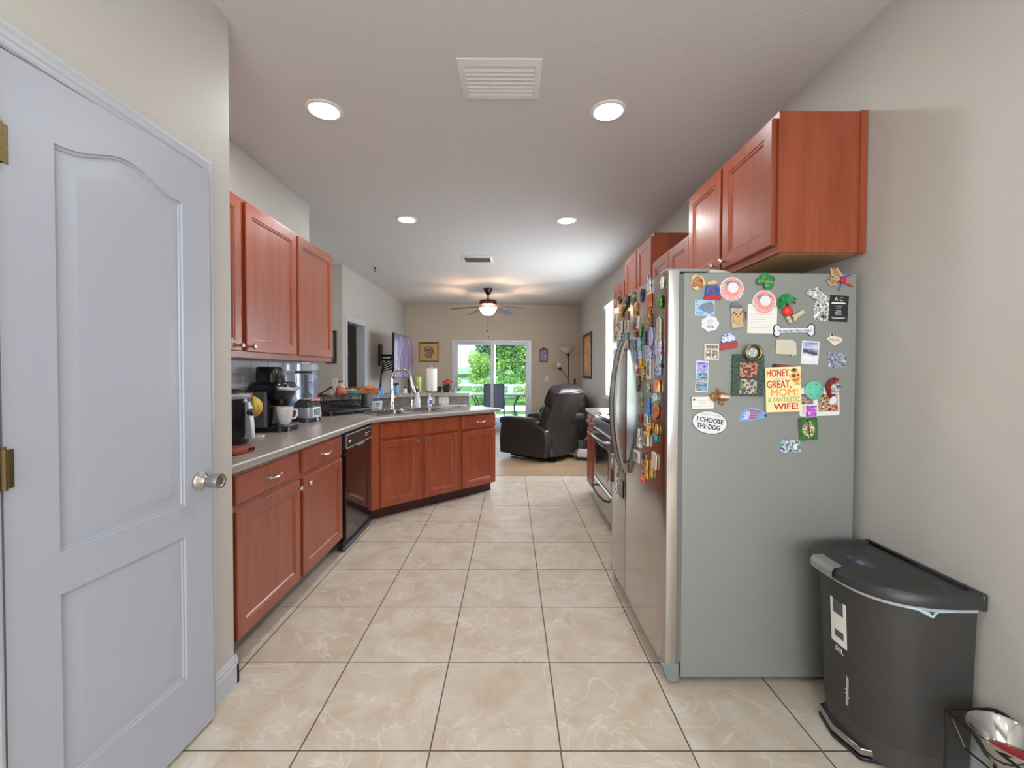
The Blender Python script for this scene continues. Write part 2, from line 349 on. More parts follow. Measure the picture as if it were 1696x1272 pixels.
# ---- pantry door (structure), its casing, hinges and knob
def pantry_door():
    M = Matrix.Translation((XP,0,0)) @ Matrix.Rotation(PI/2, 4, 'Z')     # local x -> +Y, local y -> -X
    d = bpy.data.objects.new('door_1', None); C.objects.link(d); d['kind'] = 'structure'; d.matrix_world = M
    x0, x1, z0, z1, y = .985, 1.610, .012, 2.062, -.004
    b = MB(); b.box(x0,x1,y+.020,.03,z0,z1).box(x0,x0+.02,y+.001,.03,z0,z1).box(x1-.02,x1,y+.001,.03,z0,z1).box(x0,x1,y+.001,.03,z1-.02,z1).box(x0,x1,y+.001,.03,z0,z0+.02)
    # front face built as a grid around two moulded panels; the upper one has an arched top
    px0, px1 = 1.10, 1.490
    def arch(t):                                     # cathedral top: dips then rises to the middle
        return .050*(.5-.5*math.cos(2*PI*t))**1.3
    N = 28
    def outline(ins, lo, hi, arched):
        pts = [(px0+ins,lo+ins),(px1-ins,lo+ins)]
        for k in range(N+1):
            t = 1-k/N; xx = px0+ins+(px1-px0-2*ins)*t
            pts.append((xx, hi-ins+(arch(t) if arched else 0)))
        return pts
    bot, top = outline(0,.247,.748,False), outline(0,.856,1.902,True)
    # flat rails and stiles
    b.box(x0,px0,y,y+.002,z0,z1).box(px1,x1,y,y+.002,z0,z1).box(px0,px1,y,y+.002,z0,.247).box(px0,px1,y,y+.002,.748,.856)
    for k in range(N):
        a, c = top[2:][k], top[2:][k+1]
        b.add([(a[0],y,a[1]),(c[0],y,c[1]),(c[0],y,z1),(a[0],y,z1)], [(0,1,2,3)])
    for lo, hi, ar in ((.247,.748,False), (.856,1.902,True)):
        spec = [(0,y),(.002,y+.006),(.008,y+.0065),(.010,y+.010),(.016,y+.0105),(.052,y+.002),(.055,y+.002)]
        b.loft([[(p[0],yy,p[1]) for p in outline(i,lo,hi,ar)] for i, yy in spec], cap0=False)
    o = b.build('door_panel', DOORW, d, smooth=25)
    # hinges
    for z in (1.846, 1.097, .30):
        h = MB().cyl((.982,-.010,z-.047), .0065, .094, 10)
        for k in range(3): h.cyl((.982,-.010,z-.047+k*.0315), .0074, .029, 10)
        h.box(.985,1.006,-.0065,-.004,z-.045,z+.045).cyl((.982,-.010,z+.047), .0045, .006, 8)
        h.build('hinge', BRASS, d, smooth=30)
    # knob
    k = MB().lathe([(.033,-.004),(.034,-.012),(.030,-.018),(.020,-.024),(.014,-.034),(.015,-.040),(.022,-.046),(.0265,-.056),(.0275,-.082),(.0255,-.088),(.018,-.088),(.015,-.0855)], (1.550,0,.928), 28, 'y')
    k.build('door_knob', NICKEL, d, smooth=30)
    # casing on three sides and the jamb
    prof = [(0,0),(0,-.011),(.008,-.014),(.016,-.012),(.022,-.016),(.036,-.017),(.044,-.020),(.052,-.019),(.057,-.015),(.057,0)]
    c = MB(M)
    pts = [((x1+.004),0.0,1,0),((x1+.004),2.068,1,1),((x0-.012),2.068,-1,1),((x0-.012),0,-1,0)]
    rings = []
    for X_, Z_, sx, sz in pts: rings.append([(X_+sx*a, bb, Z_+sz*a) for a, bb in prof])
    c.loft(rings)
    c.box(x1+.002,x1+.012,-.006,.1,0,2.07).box(x0-.016,x0-.006,-.006,.1,0,2.07).box(x0-.012,x1+.012,-.006,.1,2.065,2.075)
    # the door stands a few degrees ajar, turned about its hinges
    for ch in d.children:
        if ch.name.split('.')[0] in ('door_panel','door_knob'):
            ch.matrix_local = Matrix.Translation((.982,-.006,0)) @ Matrix.Rotation(math.radians(-4), 4, 'Z') @ Matrix.Translation((-.982,.006,0))
    struct(c.build('trim_2', WHITE, smooth=20), 'white moulded casing around the pantry door')
pantry_door()

# ---- doorway to the dark room
c = MB()
for yy in (DY0, DY1-.02): c.box(XL2-.125,XL2+.005,yy,yy+.02,0,DZ)
c.box(XL2-.125,XL2+.005,DY0,DY1,DZ-.02,DZ)
pr = [(0,0),(0,.011),(.02,.016),(.05,.019),(.065,.012),(.065,0)]
rings = []
for Y_, Z_, sy, sz in ((DY0+.004,0,-1,0),(DY0+.004,DZ-.004,-1,1),(DY1-.004,DZ-.004,1,1),(DY1-.004,0,1,0)):
    rings.append([(XL2+bb, Y_+sy*a, Z_+sz*a) for a, bb in pr])
c.loft(rings)
struct(c.build('trim_3', WHITE, smooth=20), 'white casing around the doorway beside the television')
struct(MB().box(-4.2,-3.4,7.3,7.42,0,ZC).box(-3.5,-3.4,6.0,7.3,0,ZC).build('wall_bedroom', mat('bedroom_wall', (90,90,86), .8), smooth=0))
wd = MB().box(-3.39,-2.95,6.06,7.24,0,1.42); 
wo = thing('dark_dresser', 'dark brown dresser seen through the white doorway', 'dresser', (-3.0,6.65,0))
MB().box(-.38,.1,-.58,.58,.06,1.44).box(-.37,.08,-.56,.56,0,.06).build('body', mat('espresso_wood', (38,26,22), .4), wo, bevel=.004)
for k in range(3): MB().box(.1,.115,-.55,.55,.1+k*.44,.5+k*.44).build('drawer', mat('espresso_wood'), wo, bevel=.003)

# ---- sliding glass door
def slider():
    d = bpy.data.objects.new('door_2', None); C.objects.link(d); d['kind'] = 'structure'; d.location = (SX0,YF,0)
    Wd = SX1-SX0; A = mat('aluminium_frame', (205,208,214), .35, .2)
    MB().box(-.03,.045,-.02,.11,0,SZ+.03).box(Wd-.045,Wd+.03,-.02,.11,0,SZ+.03).box(.045,Wd-.045,-.02,.11,SZ-.015,SZ+.03).box(.045,Wd-.045,-.02,.11,0,.03).build('frame', A, d, smooth=0)
    mid = Wd*.505
    for x0, x1, y in ((.045,mid+.03,.055), (mid-.03,Wd-.045,.02)):
        s = MB().box(x0,x0+.05,y,y+.03,.03,SZ-.015).box(x1-.05,x1,y,y+.03,.03,SZ-.015).box(x0+.05,x1-.05,y,y+.03,.03,.10).box(x0+.05,x1-.05,y,y+.03,SZ-.06,SZ-.015).build('sash', A, d, smooth=0)
        MB().box(x0+.05,x1-.05,y+.012,y+.018,.10,SZ-.06).build('glass_pane', GLASS, s, smooth=0)
    MB().box(.06,.075,.03,.055,.92,1.12).build('door_handle', A, d, bevel=.003)
slider()
# ---- side window with blinds
def side_window():
    d = bpy.data.objects.new('window_1', None); C.objects.link(d); d['kind'] = 'structure'
    MB().box(XR+.02,XR+.1,WY0,WY0+.05,WZ0,WZ1).box(XR+.02,XR+.1,WY1-.05,WY1,WZ0,WZ1).box(XR+.02,XR+.1,WY0,WY1,WZ0,WZ0+.05).box(XR+.02,XR+.1,WY0,WY1,WZ1-.05,WZ1).box(XR+.04,XR+.08,WY0,WY1,1.62,1.67).build('window_frame', WHITE, d, bevel=.003)
    MB().box(XR+.055,XR+.06,WY0+.05,WY1-.05,WZ0+.05,WZ1-.05).build('glass_pane', GLASS, d, smooth=0)
    MB().box(XR-.04,XR+.02,WY0-.03,WY1+.03,WZ0-.03,WZ0).build('window_sill', WHITE, d, bevel=.004)
side_window()
def slat_mat():
    m = mat('blind_slat', (240,243,248), .5); nt = m.node_tree; o = nt.nodes['Material Output']; b = nt.nodes['Principled BSDF']
    tr = nt.nodes.new('ShaderNodeBsdfTranslucent'); tr.inputs[0].default_value = (.95,.97,1,1); mx = nt.nodes.new('ShaderNodeMixShader'); mx.inputs[0].default_value = .7
    nt.links.new(b.outputs[0], mx.inputs[1]); nt.links.new(tr.outputs[0], mx.inputs[2]); nt.links.new(mx.outputs[0], o.inputs[0]); return m
bl = thing('window_blind', 'white slatted blind pulled down over the bright side window', 'blind', (XR-.001,(WY0+WY1)/2,WZ0))
SLAT = slat_mat()
hw = (WY1-WY0)/2-.012
s = MB(); n = 40
for k in range(n):
    z = .03+k*(WZ1-WZ0-.1)/n
    s.add([(-.006,-hw,z+.017),(-.006,hw,z+.017),(.006,hw,z-.017),(.006,-hw,z-.017),(-.004,-hw,z+.018),(-.004,hw,z+.018),(.008,hw,z-.016),(.008,-hw,z-.016)],
          [(0,1,2,3),(7,6,5,4),(0,3,7,4),(1,5,6,2),(0,4,5,1),(3,2,6,7)])
s.build('slats', SLAT, bl, smooth=0)
MB().box(-.03,.02,-hw,hw,WZ1-WZ0-.07,WZ1-WZ0-.012).build('headrail', SLAT, bl, bevel=.004)
MB().box(-.014,.014,-hw,hw,.004,.022).build('bottom_rail', SLAT, bl, bevel=.003)
MB().tube([(-.02,-.6,WZ1-WZ0-.07),(-.02,-.6,.5)],.002,5).build('cord', WPL, bl)
MB().tube([(-.02,.6,WZ1-WZ0-.07),(-.02,.6,.03)],.0015,5).build('cord', WPL, bl)
# unseen window frame added behind the camera, around the fill lamp
d = bpy.data.objects.new('added_window', None); C.objects.link(d); d['kind'] = 'structure'
MB().box(-.95,-.9,-2.7,-2.62,.6,2.3).box(1.2,1.25,-2.7,-2.62,.6,2.3).box(-.95,1.25,-2.7,-2.62,.6,.65).box(-.95,1.25,-2.7,-2.62,2.25,2.3).box(.12,.17,-2.7,-2.62,.6,2.3).build('window_frame', WHITE, d, bevel=.003)

# ================================================================ CEILING FITTINGS
def downlight(x, y, label):
    t = thing('recessed_light', label, 'ceiling light', (x,y,ZC), 0, 'round recessed ceiling lights')
    MB().lathe([(.098,-.0005),(.098,-.006),(.092,-.010),(.080,-.011),(.078,-.004),(.078,-.0005)], n=40).build('trim_ring', mat('white_metal_ring', (232,228,224), .35), t)
    MB().lathe([(.078,-.003),(.06,-.006),(.03,-.008),(.001,-.0085)], n=40).build('lens', mat('lit_lens', (255,255,255), .4, emit=9, ecol=(255,250,244)), t)
downlight(-1.04,2.41,'near left round recessed ceiling light, closest to the pantry door')
downlight(.535,2.41,'near right round recessed ceiling light, closest to the fridge cabinet')
downlight(-1.0,4.13,'far left round recessed ceiling light above the sink side')
downlight(.525,4.14,'far right round recessed ceiling light above the range side')
for x, y in ((-.6,.35), (.6,.35)): downlight(x, y, 'round recessed ceiling light added unseen above and behind the camera')  # fittings added to carry two of the unseen fill lamps
def vent(x, y, w, h, label, n, m, dark, za=-.006, zb=-.016):
    t = thing('ceiling_vent', label, 'vent', (x,y,ZC), 0)
    f = MB().loft([[(-w/2-a,-h/2-a,z),(w/2+a,-h/2-a,z),(w/2+a,h/2+a,z),(-w/2-a,h/2+a,z)] for a, z in ((.0,-.0005),(0,-.006),(-.032,-.016),(-.036,-.010),(-.036,-.0005))], cap1=False, cap0=False)
    f.build('frame', m, t, smooth=25)
    MB().box(-w/2+.036,w/2-.036,-h/2+.036,h/2-.036,-.004,-.0008).build('duct', dark, t, smooth=0)
    s = MB()
    for k in range(n):
        y0 = -h/2+.04+(h-.08)*k/n; dy = (h-.08)/n
        s.add([(-w/2+.034,y0,za),(w/2-.034,y0,za),(w/2-.034,y0+dy*.95,zb),(-w/2+.034,y0+dy*.95,zb),(-w/2+.034,y0,za+.0015),(w/2-.034,y0,za+.0015),(w/2-.034,y0+dy*.95,zb+.0015),(-w/2+.034,y0+dy*.95,zb+.0015)],
              [(3,2,1,0),(4,5,6,7),(0,1,5,4),(2,3,7,6),(1,2,6,5),(3,0,4,7)])
    s.build('louvers', m, t, smooth=0)
vent(-.058,2.16,.40,.29,'large white louvered vent in the kitchen ceiling',7,mat('vent_white',(222,220,218),.4),mat('vent_grey',(150,148,146),.8))
vent(-.44,5.59,.40,.32,'smaller grey-looking louvered vent further back in the ceiling',8,mat('vent_white'),mat('vent_dark',(60,58,56),.8),-.016,-.006)
t = thing('fire_sprinkler', 'small metal sprinkler head on the ceiling beyond the left cabinets', 'sprinkler', (-1.90,6.02,ZC))
MB().lathe([(.036,-.0005),(.034,-.006),(.02,-.010)], n=20).build('cover_plate', NICKEL, t)
MB().cyl((0,0,-.035), .009, .027, 10).tube([(.010,0,-.03),(.014,0,-.05),(.004,0,-.062)],.002,6).tube([(-.010,0,-.03),(-.014,0,-.05),(-.004,0,-.062)],.002,6).lathe([(.003,-.062),(.018,-.064),(.018,-.066),(.002,-.067)]).build('deflector', mat('dark_bronze',(70,58,50),.4,.8), t)

def ceiling_fan():
    t = thing('ceiling_fan', 'bronze ceiling fan with wooden blades and a lit glass bowl', 'ceiling fan', (-.41,7.575,ZC))
    B = mat('oil_bronze', (74,44,32), .38, .7); BW = mat('walnut_blade', (66,42,36), .45)
    MB().lathe([(.082,-.0005),(.078,-.02),(.045,-.085),(.022,-.115),(.016,-.12)]).build('canopy', B, t)
    MB().cyl((0,0,-.21), .013, .1, 14).lathe([(.02,-.175),(.024,-.19),(.02,-.205)]).build('down_rod', B, t)
    MB().lathe([(.02,-.195),(.12,-.205),(.152,-.215),(.155,-.275),(.145,-.285),(.10,-.295),(.05,-.30)], n=32).build('motor', B, t)
    MB().lathe([(.05,-.295),(.055,-.31),(.03,-.325),(.02,-.352)], n=24).build('light_kit', B, t)
    for k in range(5):
        a = math.radians(-20+72*k)
        M = Matrix.Rotation(a, 4, 'Z') @ Matrix.Translation((0,0,-.310)) @ Matrix.Rotation(math.radians(7), 4, 'Y') @ Matrix.Rotation(math.radians(-13), 4, 'X')
        br = MB(M).box(.09,.20,-.018,.018,-.004,.002).build('blade_bracket', B, t, bevel=.002)
        out = [(.17,-.045),(.22,-.058),(.45,-.068),(.60,-.066),(.655,-.045),(.67,0),(.655,.045),(.60,.066),(.45,.068),(.22,.058),(.17,.045)]
        MB(M).prism(out, .002, .009).build('blade', BW, t, bevel=.002)
    MB().lathe([(.015,-.464),(.05,-.459),(.088,-.441),(.122,-.40),(.142,-.355),(.146,-.346),(.150,-.345),(.148,-.352),(.128,-.40),(.092,-.445),(.05,-.465),(.015,-.470)], n=32, cap=False).build('glass_bowl', mat('lit_opal_glass', (255,248,238), .35, emit=11, ecol=(255,222,184)), t)
    MB().lathe([(.006,-.468),(.014,-.475),(.009,-.487),(.002,-.492)], n=12).build('finial', B, t)
    for x, l in ((-.012,.73), (.006,.83)):
        c = MB().tube([(x,.0,-.49),(x,0,-l)],.0013,5).build('pull_chain', B, t)
        MB().lathe([(.001,-l),(.008,-l-.01),(.009,-l-.025),(.002,-l-.036)], (x,0,0), 8).build('fob', B, c)
ceiling_fan()

# ================================================================ CABINETS
# local frame of every cabinet: x to the viewer's right, y into the cabinet, z up; face frame at y = 0
def door_front(parent, x0, x1, z0, z1, knob=None, fr=.058, name='door'):
    b = MB(); t = .02
    b.rings(x0,x1,z0,z1,[(0,-.001),(0,-t+.004),(.004,-t),(fr,-t),(fr+.003,-t+.004),(fr+.010,-t+.004),(fr+.018,-t+.010),(fr+.019,-t+.010)])
    d = b.build(name, WOOD, parent, smooth=0)
    if knob:
        MB().lathe([(.006,-.020),(.0055,-.030),(.008,-.036),(.0145,-.041),(.0155,-.046),(.013,-.051),(.006,-.053)], (knob[0],0,knob[1]), 16, 'y').build('knob', NICKEL, d)
    return d
def drawer_front(parent, x0, x1, z0, z1, pull=True, name='drawer'):
    t = .02
    d = MB().rings(x0,x1,z0,z1,[(0,-.001),(0,-t+.006),(.006,-t),(.007,-t)]).build(name, WOOD, parent, smooth=0)
    if pull:
        cx, cz = (x0+x1)/2, (z0+z1)/2
        p = MB()
        for s in (-1,1): p.lathe([(.006,-.020),(.0045,-.026),(.005,-.040)], (cx+s*.042,0,cz), 10, 'y').ball((cx+s*.05,-.040,cz), (.011,.006,.009), 10)
        p.tube([(cx-.05,-.038,cz),(cx-.03,-.045,cz-.003),(cx,-.048,cz-.005),(cx+.03,-.045,cz-.003),(cx+.05,-.038,cz)], [.005,.0045,.0065,.0045,.005], 8)
        p.build('pull', NICKEL, d)
    return d
TOE = mat('dark_toe_kick', (62,30,24), .5)
def base_body(t, w, depth=.50, toe=TOE, H=.881):
    MB().box(0,w,0,.02,.105,H).box(0,.018,.02,depth,.105,H).box(w-.018,w,.02,depth,.105,H).box(.018,w-.018,.02,depth,.105,.123).build('body', WOOD, t, smooth=0)
    MB().box(.001,w-.001,.07,.09,0,.105).build('toe_kick', toe, t, smooth=0)
# left run (faces +X)
XF = -1.24
t = thing('base_cabinet', 'cherry base cabinet left of the dishwasher with two drawers over two doors', 'cabinet', (XF,1.86,0), PI/2)
base_body(t, 1.262, toe=mat('grey_toe_kick', (120,116,110), .6))
drawer_front(t, .045,.612,.722,.858); drawer_front(t, .655,1.235,.722,.858)
door_front(t, .045,.622,.112,.695,(.585,.655)); door_front(t, .660,1.240,.112,.695,(.700,.655))

t = thing('dishwasher', 'black built-in dishwasher between the cherry cabinets', 'dishwasher', (XF,3.128,0), PI/2)
MB().box(0,.612,.0,.50,.10,.862).build('tub', BLACK, t, smooth=0)
MB().rings(.018,.594,.075,.742,[(0,-.001),(0,-.022),(.006,-.027),(.01,-.027)]).build('door', mat('dishwasher_black', (20,15,14), .07, coat=.6), t, smooth=20)
p = MB().rings(.012,.600,.748,.858,[(0,-.001),(0,-.026),(.004,-.030),(.008,-.030)]).build('control_panel', mat('dark_panel', (46,40,42), .25), t)
s = MB()
for z in (.750,.848): s.box(.014,.598,-.0315,-.0302,z,z+.008)
for x in (.014,.590): s.box(x,x+.008,-.0315,-.0302,.750,.856)
s.build('silver_border', GREYP, p, smooth=0)
MB().box(.24,.38,-.040,-.030,.735,.752).build('latch_handle', mat('latch_grey',(120,120,124),.35), t, bevel=.004)
s = MB()
for k in range(4): s.box(.43+k*.03,.45+k*.03,-.0312,-.0304,.806,.812)
for k in range(3): s.box(.43+k*.03,.445+k*.03,-.0312,-.0304,.79,.795)
s.box(.07,.11,-.0312,-.0304,.792,.806)
s.build('printed_marks', WPL, p, smooth=0)
MB().box(.0,.612,-.010,.03,.005,.07).build('kick_plate', BLACK, t, smooth=0)
MB().box(-.01,.57,-.028,-.010,.004,.034).build('lower_trim', mat('blue_grey_trim',(78,84,96),.4), t, bevel=.003)

# peninsula (faces the aisle at an angle)
PO, PA = Vector((-1.229,3.737,0)), math.atan2(.686,.727)
PD, PN = Vector((math.cos(PA),math.sin(PA),0)), Vector((-math.sin(PA),math.cos(PA),0))
def pen(u, v, z=0): return PO+PD*u+PN*v+Vector((0,0,z))
t = thing('base_cabinet', 'cherry sink cabinet with two doors under the angled counter', 'cabinet', PO, PA)
base_body(t, .985, .52)
MB().box(0,.075,-.018,0,.105,.881).build('filler_strip', WOOD, t, smooth=0)
drawer_front(t, .090,.490,.722,.862,False,'false_drawer'); drawer_front(t, .543,.935,.722,.862,False,'false_drawer')
door_front(t, .090,.490,.112,.700,(.455,.668)); door_front(t, .543,.935,.112,.700,(.580,.668))
t = thing('base_cabinet', 'narrow cherry cabinet with one drawer and one door at the end of the angled counter', 'cabinet', pen(.986,0), PA)
base_body(t, .455, .52)
drawer_front(t, .010,.452,.722,.862); door_front(t, .010,.452,.112,.700,(.045,.668))

# countertop with the sink cut-out
CT0, CT1 = .882, .920
su0, su1, sv0, sv1 = .13, .97, .10, .585
K = [(-1.90,4.20),(-1.005,5.10),(-.50,5.12)]             # foot of the bar wall
cb = MB()
def cpoly(pts): cb.prism(pts, CT0, CT1)
c1 = pen(-.005,-.045); xf = -1.203
u_c = ((xf-PO.x)+(-.045)*math.sin(PA))/math.cos(PA)       # where the two front edges meet
cc = pen(u_c,-.045)
def P2(u, v): q = pen(u,v); return (q.x,q.y)
cpoly([(XL+.003,1.803),(xf,1.803),(xf,cc.y),(XL+.003,cc.y)])
# area behind / left of the sink
L0 = P2(su0,-.045)
cpoly([(cc.x,cc.y),L0,P2(su0,sv0),P2(su0,sv1),P2(su0,.84),K[0],(-1.99,4.11),(-1.99,3.785),(XL+.003,3.785),(XL+.003,cc.y)])
cpoly([P2(su0,-.045),P2(su1,-.045),P2(su1,sv0),P2(su0,sv0)])
K1u = (Vector(K[1]+(0,))-PO).dot(PD); K1v = (Vector(K[1]+(0,))-PO).dot(PN)
cpoly([P2(su0,sv1),P2(su1,sv1),P2(su1,K1v),K[1],P2(su0,.84)])
e2 = P2(1.475,-.045)
kk = Vector(K[2]+(0,)); ku, kv = (kk-PO).dot(PD), (kk-PO).dot(PN)
cpoly([P2(su1,-.045),e2,P2(1.475,kv-(1.475-ku)*.3),K[2],K[1],P2(su1,K1v)])
ct = cb.build('countertop', LAM, smooth=0); tag(ct, 'speckled grey-brown laminate countertop running along the left wall and angled sink counter', 'countertop')
eb = MB()
prof = [(0,CT0-.001),(.004,CT0-.001),(.0055,CT0+.004),(.0055,CT1-.006),(.004,CT1-.0015),(0,CT1+.0003),(-.004,CT1+.0005)]
def off(p, n, a): return (p[0]+n[0]*a, p[1]+n[1]*a)
pts = [((xf,1.803),(1,0)), ((cc.x,cc.y),None), (e2,None), (P2(1.475,kv-(1.475-ku)*.3),(PD.x,PD.y))]
n1, n2, n3 = Vector((1,0,0)), -PN, PD
def mit(a, b): v = (a+b); return tuple((v/(v.length_squared/2))[:2]) if v.length else tuple(a[:2])
nn = [(1,0), mit(n1,n2), mit(n2,n3), (PD.x,PD.y)]
eb.loft([[(off(p[0],m,a)+(z,)) for a, z in prof] for p, m in zip(pts, nn)])
eb.build('front_edge', mat('laminate_edge', (170,162,155), .22, vcol=(136,128,121), vs=190, coat=.4), ct, smooth=60)
lip = MB().box(XL+.003,XL+.022,1.803,3.775,.9205,1.02).build('backsplash_lip', LAM, smooth=0); tag(lip, 'low speckled laminate upstand between the left countertop and blue-grey tiles', 'upstand')

# bar wall behind the sink and its raised ledge
def off_poly(P, a, b):
    def nrm(p, q): d = Vector((q[0]-p[0],q[1]-p[1])).normalized(); return Vector((-d.y,d.x))
    ns = [nrm(P[i],P[i+1]) for i in range(len(P)-1)]; m = [ns[0]]+[(ns[i]+ns[i+1])/((ns[i]+ns[i+1]).length_squared/2) for i in range(len(ns)-1)]+[ns[-1]]
    return [tuple(Vector(p)+q*a) for p, q in zip(P, m)], [tuple(Vector(p)+q*b) for p, q in zip(P, m)]
KT = brick_mat('grey_backsplash_tile', (118,110,104), (106,98,93), (160,152,144), .152,.152,.003, .3, 0)
KE = [(-1.99,4.11)]+K[1:]
f, bk = off_poly(KE, 0, .13)
kw = MB()
for i in range(2): kw.prism([f[i],f[i+1],bk[i+1],bk[i]], 0, 1.03)
struct(kw.build('wall_bar', WALL, smooth=0), 'low wall behind the sink that carries the raised ledge')
f2, b2 = off_poly(KE, -.006, -.0005)
kt = MB()
for i in range(2): kt.prism([f2[i],f2[i+1],b2[i+1],b2[i]], .921, 1.029)
tile = kt.build('bar_backsplash', mat('grey_stone_tile', (128,119,113), .35, vcol=(108,100,95), vs=14), smooth=0); tag(tile, 'strip of grey tiles between the sink counter and raised ledge', 'backsplash')
gj = MB()
for i in range(2):
    a, b = Vector(f2[i]), Vector(f2[i+1]); d = (b-a).normalized(); n = Vector((d.y,-d.x)); Ln = (b-a).length; k = .076
    while k < Ln-.01:
        p = a+d*k; gj.prism([tuple(p-d*.0018),tuple(p+d*.0018),tuple(p+d*.0018+n*.0012),tuple(p-d*.0018+n*.0012)], .921, 1.029); k += .152
gj.build('grout_line', mat('grout',(150,144,136),.8), tile, smooth=0)
f3, b3 = off_poly(KE, -.035, .27)
led = MB()
for i in range(2): led.prism([f3[i],f3[i+1],b3[i+1],b3[i]], 1.0305, 1.069)
ledge = led.build('bar_ledge', LAM, smooth=0); tag(ledge, 'raised speckled laminate bar ledge behind the sink', 'bar top')
f4, b4 = off_poly(KE, -.039, -.0345)
le = MB()
for i in range(2): le.prism([f4[i],f4[i+1],b4[i+1],b4[i]], 1.030, 1.0695)
ex = b3[2][0]; le.box(-.50,-.496,5.12-.036,5.12+.27,1.030,1.0695)
le.build('front_edge', mat('laminate_edge'), ledge, smooth=0)
def wall_plate(name, label, cat, loc, rz, slots, w=.115, h=.115, group=None):
    t = thing(name, label, cat, loc, rz, group)
    MB().box(-w/2,w/2,-.006,-.0003,-h/2,h/2).build('plate', WPL, t, bevel=.003)
    s = MB()
    for cx in slots: s.box(cx-.017,cx+.017,-.0085,-.0061,-.034,.034)
    s.build('insert', mat('plate_insert', (205,205,200), .35), t, bevel=.001)
wall_plate('outlet_plate', 'white double outlet plate on the grey tiles, nearer the bar end', 'outlet', (-.80,5.1015,.975), math.radians(2.3), (-.024,.024), .115,.09)
wall_plate('outlet_plate', 'white outlet plate on the grey tiles behind the pump soap bottle', 'outlet', (-.945,5.0958,.975), math.radians(2.3), (0,), .075,.09)
wall_plate('outlet_plate', 'white outlet plate on the wall between cabinets and dark doorway', 'outlet', (-2.40,5.868,1.165), 0, (0,), .075,.118)
wall_plate('light_switch', 'white rocker light switch on the wall right of the glass door', 'light switch', (.77,YF-.0005,1.16), 0, (0,), .075,.118)

# kitchen backsplash tiles on the left wall
bt = thing('backsplash', 'glossy blue-grey rectangular tiles on the wall under the left cabinets', 'backsplash', (XL+.0005,1.803,1.021), PI/2)
MB().box(0,1.85,-.005,-.0003,0,.377).build('tile_sheet', brick_mat('blue_grey_glossy_tile', (176,182,192), (170,176,188), (200,202,204), .20,.10,.003, .08, .5, rot=(PI/2,0,0), bump=.6), bt, smooth=0)
g = MB()
for r in range(4):
    for k in range(10):
        x0 = max(.002,-.10*(r % 2)+k*.2+.003); x1 = min(1.848,-.10*(r % 2)+(k+1)*.2-.003)
        if x1 > x0+.01:
            z0 = .001+r*.0945; g.rings(x0,x1,z0,z0+.0905,[(0,-.005),(.006,-.0105),(.0065,-.0105)])
g.build('tile', mat('glossy_blue_grey_tile', (224,234,252), .16), bt, smooth=0)

# ---- upper cabinets
def upper(name, label, X, Y, rz, w, z0, z1, depth, doors, knobz=None):
    t = thing(name, label, 'cabinet', (X,Y,z0), rz)
    h = z1-z0
    MB().box(0,w,0,depth,.0,h).build('body', WOOD, t, smooth=0)
    MB().box(.02,w-.02,.02,depth-.01,-.0015,-.0001).build('underside', mat('maple_underside', (176,146,104), .5), t, smooth=0)
    for x0, x1, kx in doors: door_front(t, x0, x1, .035, h-.022, (kx, .065) if kx is not None else None)
    return t
XU = -1.515
upper('wall_cabinet', 'cherry upper cabinet with two doors, nearest the pantry wall', XU, 1.803, PI/2, .611, 1.40,2.292, .245, [(.03,.29,None),(.315,.590,.555)])
upper('wall_cabinet', 'cherry upper cabinet with two wide doors over the coffee maker', XU, 2.415, PI/2, 1.215, 1.40,2.292, .245, [(.02,.590,.055),(.620,1.195,None)])
XG = 1.125
fc = upper('wall_cabinet', 'cherry cabinet with two doors above the fridge, large side panel in view', 1.112, 2.70, -PI/2, .898, 1.825,2.410, .363, [(.035,.432,.395),(.458,.882,.495)])
MB().box(.880,.9035,.335,.3635,-.002,.587).build('scribe_trim', WOOD, fc, smooth=0)
upper('wall_cabinet', 'short cherry upper cabinet hidden behind the fridge top', XG+.01, 3.43, -PI/2, .725, 1.45,2.20, .34, [(.02,.355,None),(.37,.705,None)])
upper('wall_cabinet', 'tallest cherry upper cabinet above the range', XG+.01, 4.26, -PI/2, .825, 1.80,2.43, .34, [(.02,.40,None),(.425,.805,None)])
upper('wall_cabinet', 'last cherry upper cabinet beside the blind window', XG+.01, 4.72, -PI/2, .455, 1.45,2.25, .34, [(.02,.22,None),(.235,.435,None)])

# ---- right base run: range, cabinets
XB = .862
t = thing('base_cabinet', 'small cherry base cabinet with two doors beyond the range', 'cabinet', (XB,4.755,0), -PI/2)
base_body(t, .515, .60); drawer_front(t, .01,.25,.735,.858); drawer_front(t, .265,.505,.735,.858)
door_front(t, .01,.25,.112,.712,(.215,.68)); door_front(t, .265,.505,.112,.712,(.300,.68))
t = thing('base_cabinet', 'cherry base cabinet between the fridge and the range', 'cabinet', (XB,3.466,0), -PI/2)
base_body(t, .69, .60); drawer_front(t, .01,.68,.735,.858); door_front(t, .01,.335,.112,.712,(.30,.68)); door_front(t, .35,.68,.112,.712,(.39,.68))
for y0, y1, lb in ((4.235,4.775,'short speckled countertop beyond the range'), (2.765,3.468,'speckled countertop between fridge and range')):
    c = MB().box(XB-.035,XR-.003,y0,y1,CT0,CT1).build('countertop', LAM, smooth=0, bevel=.004); tag(c, lb, 'countertop')
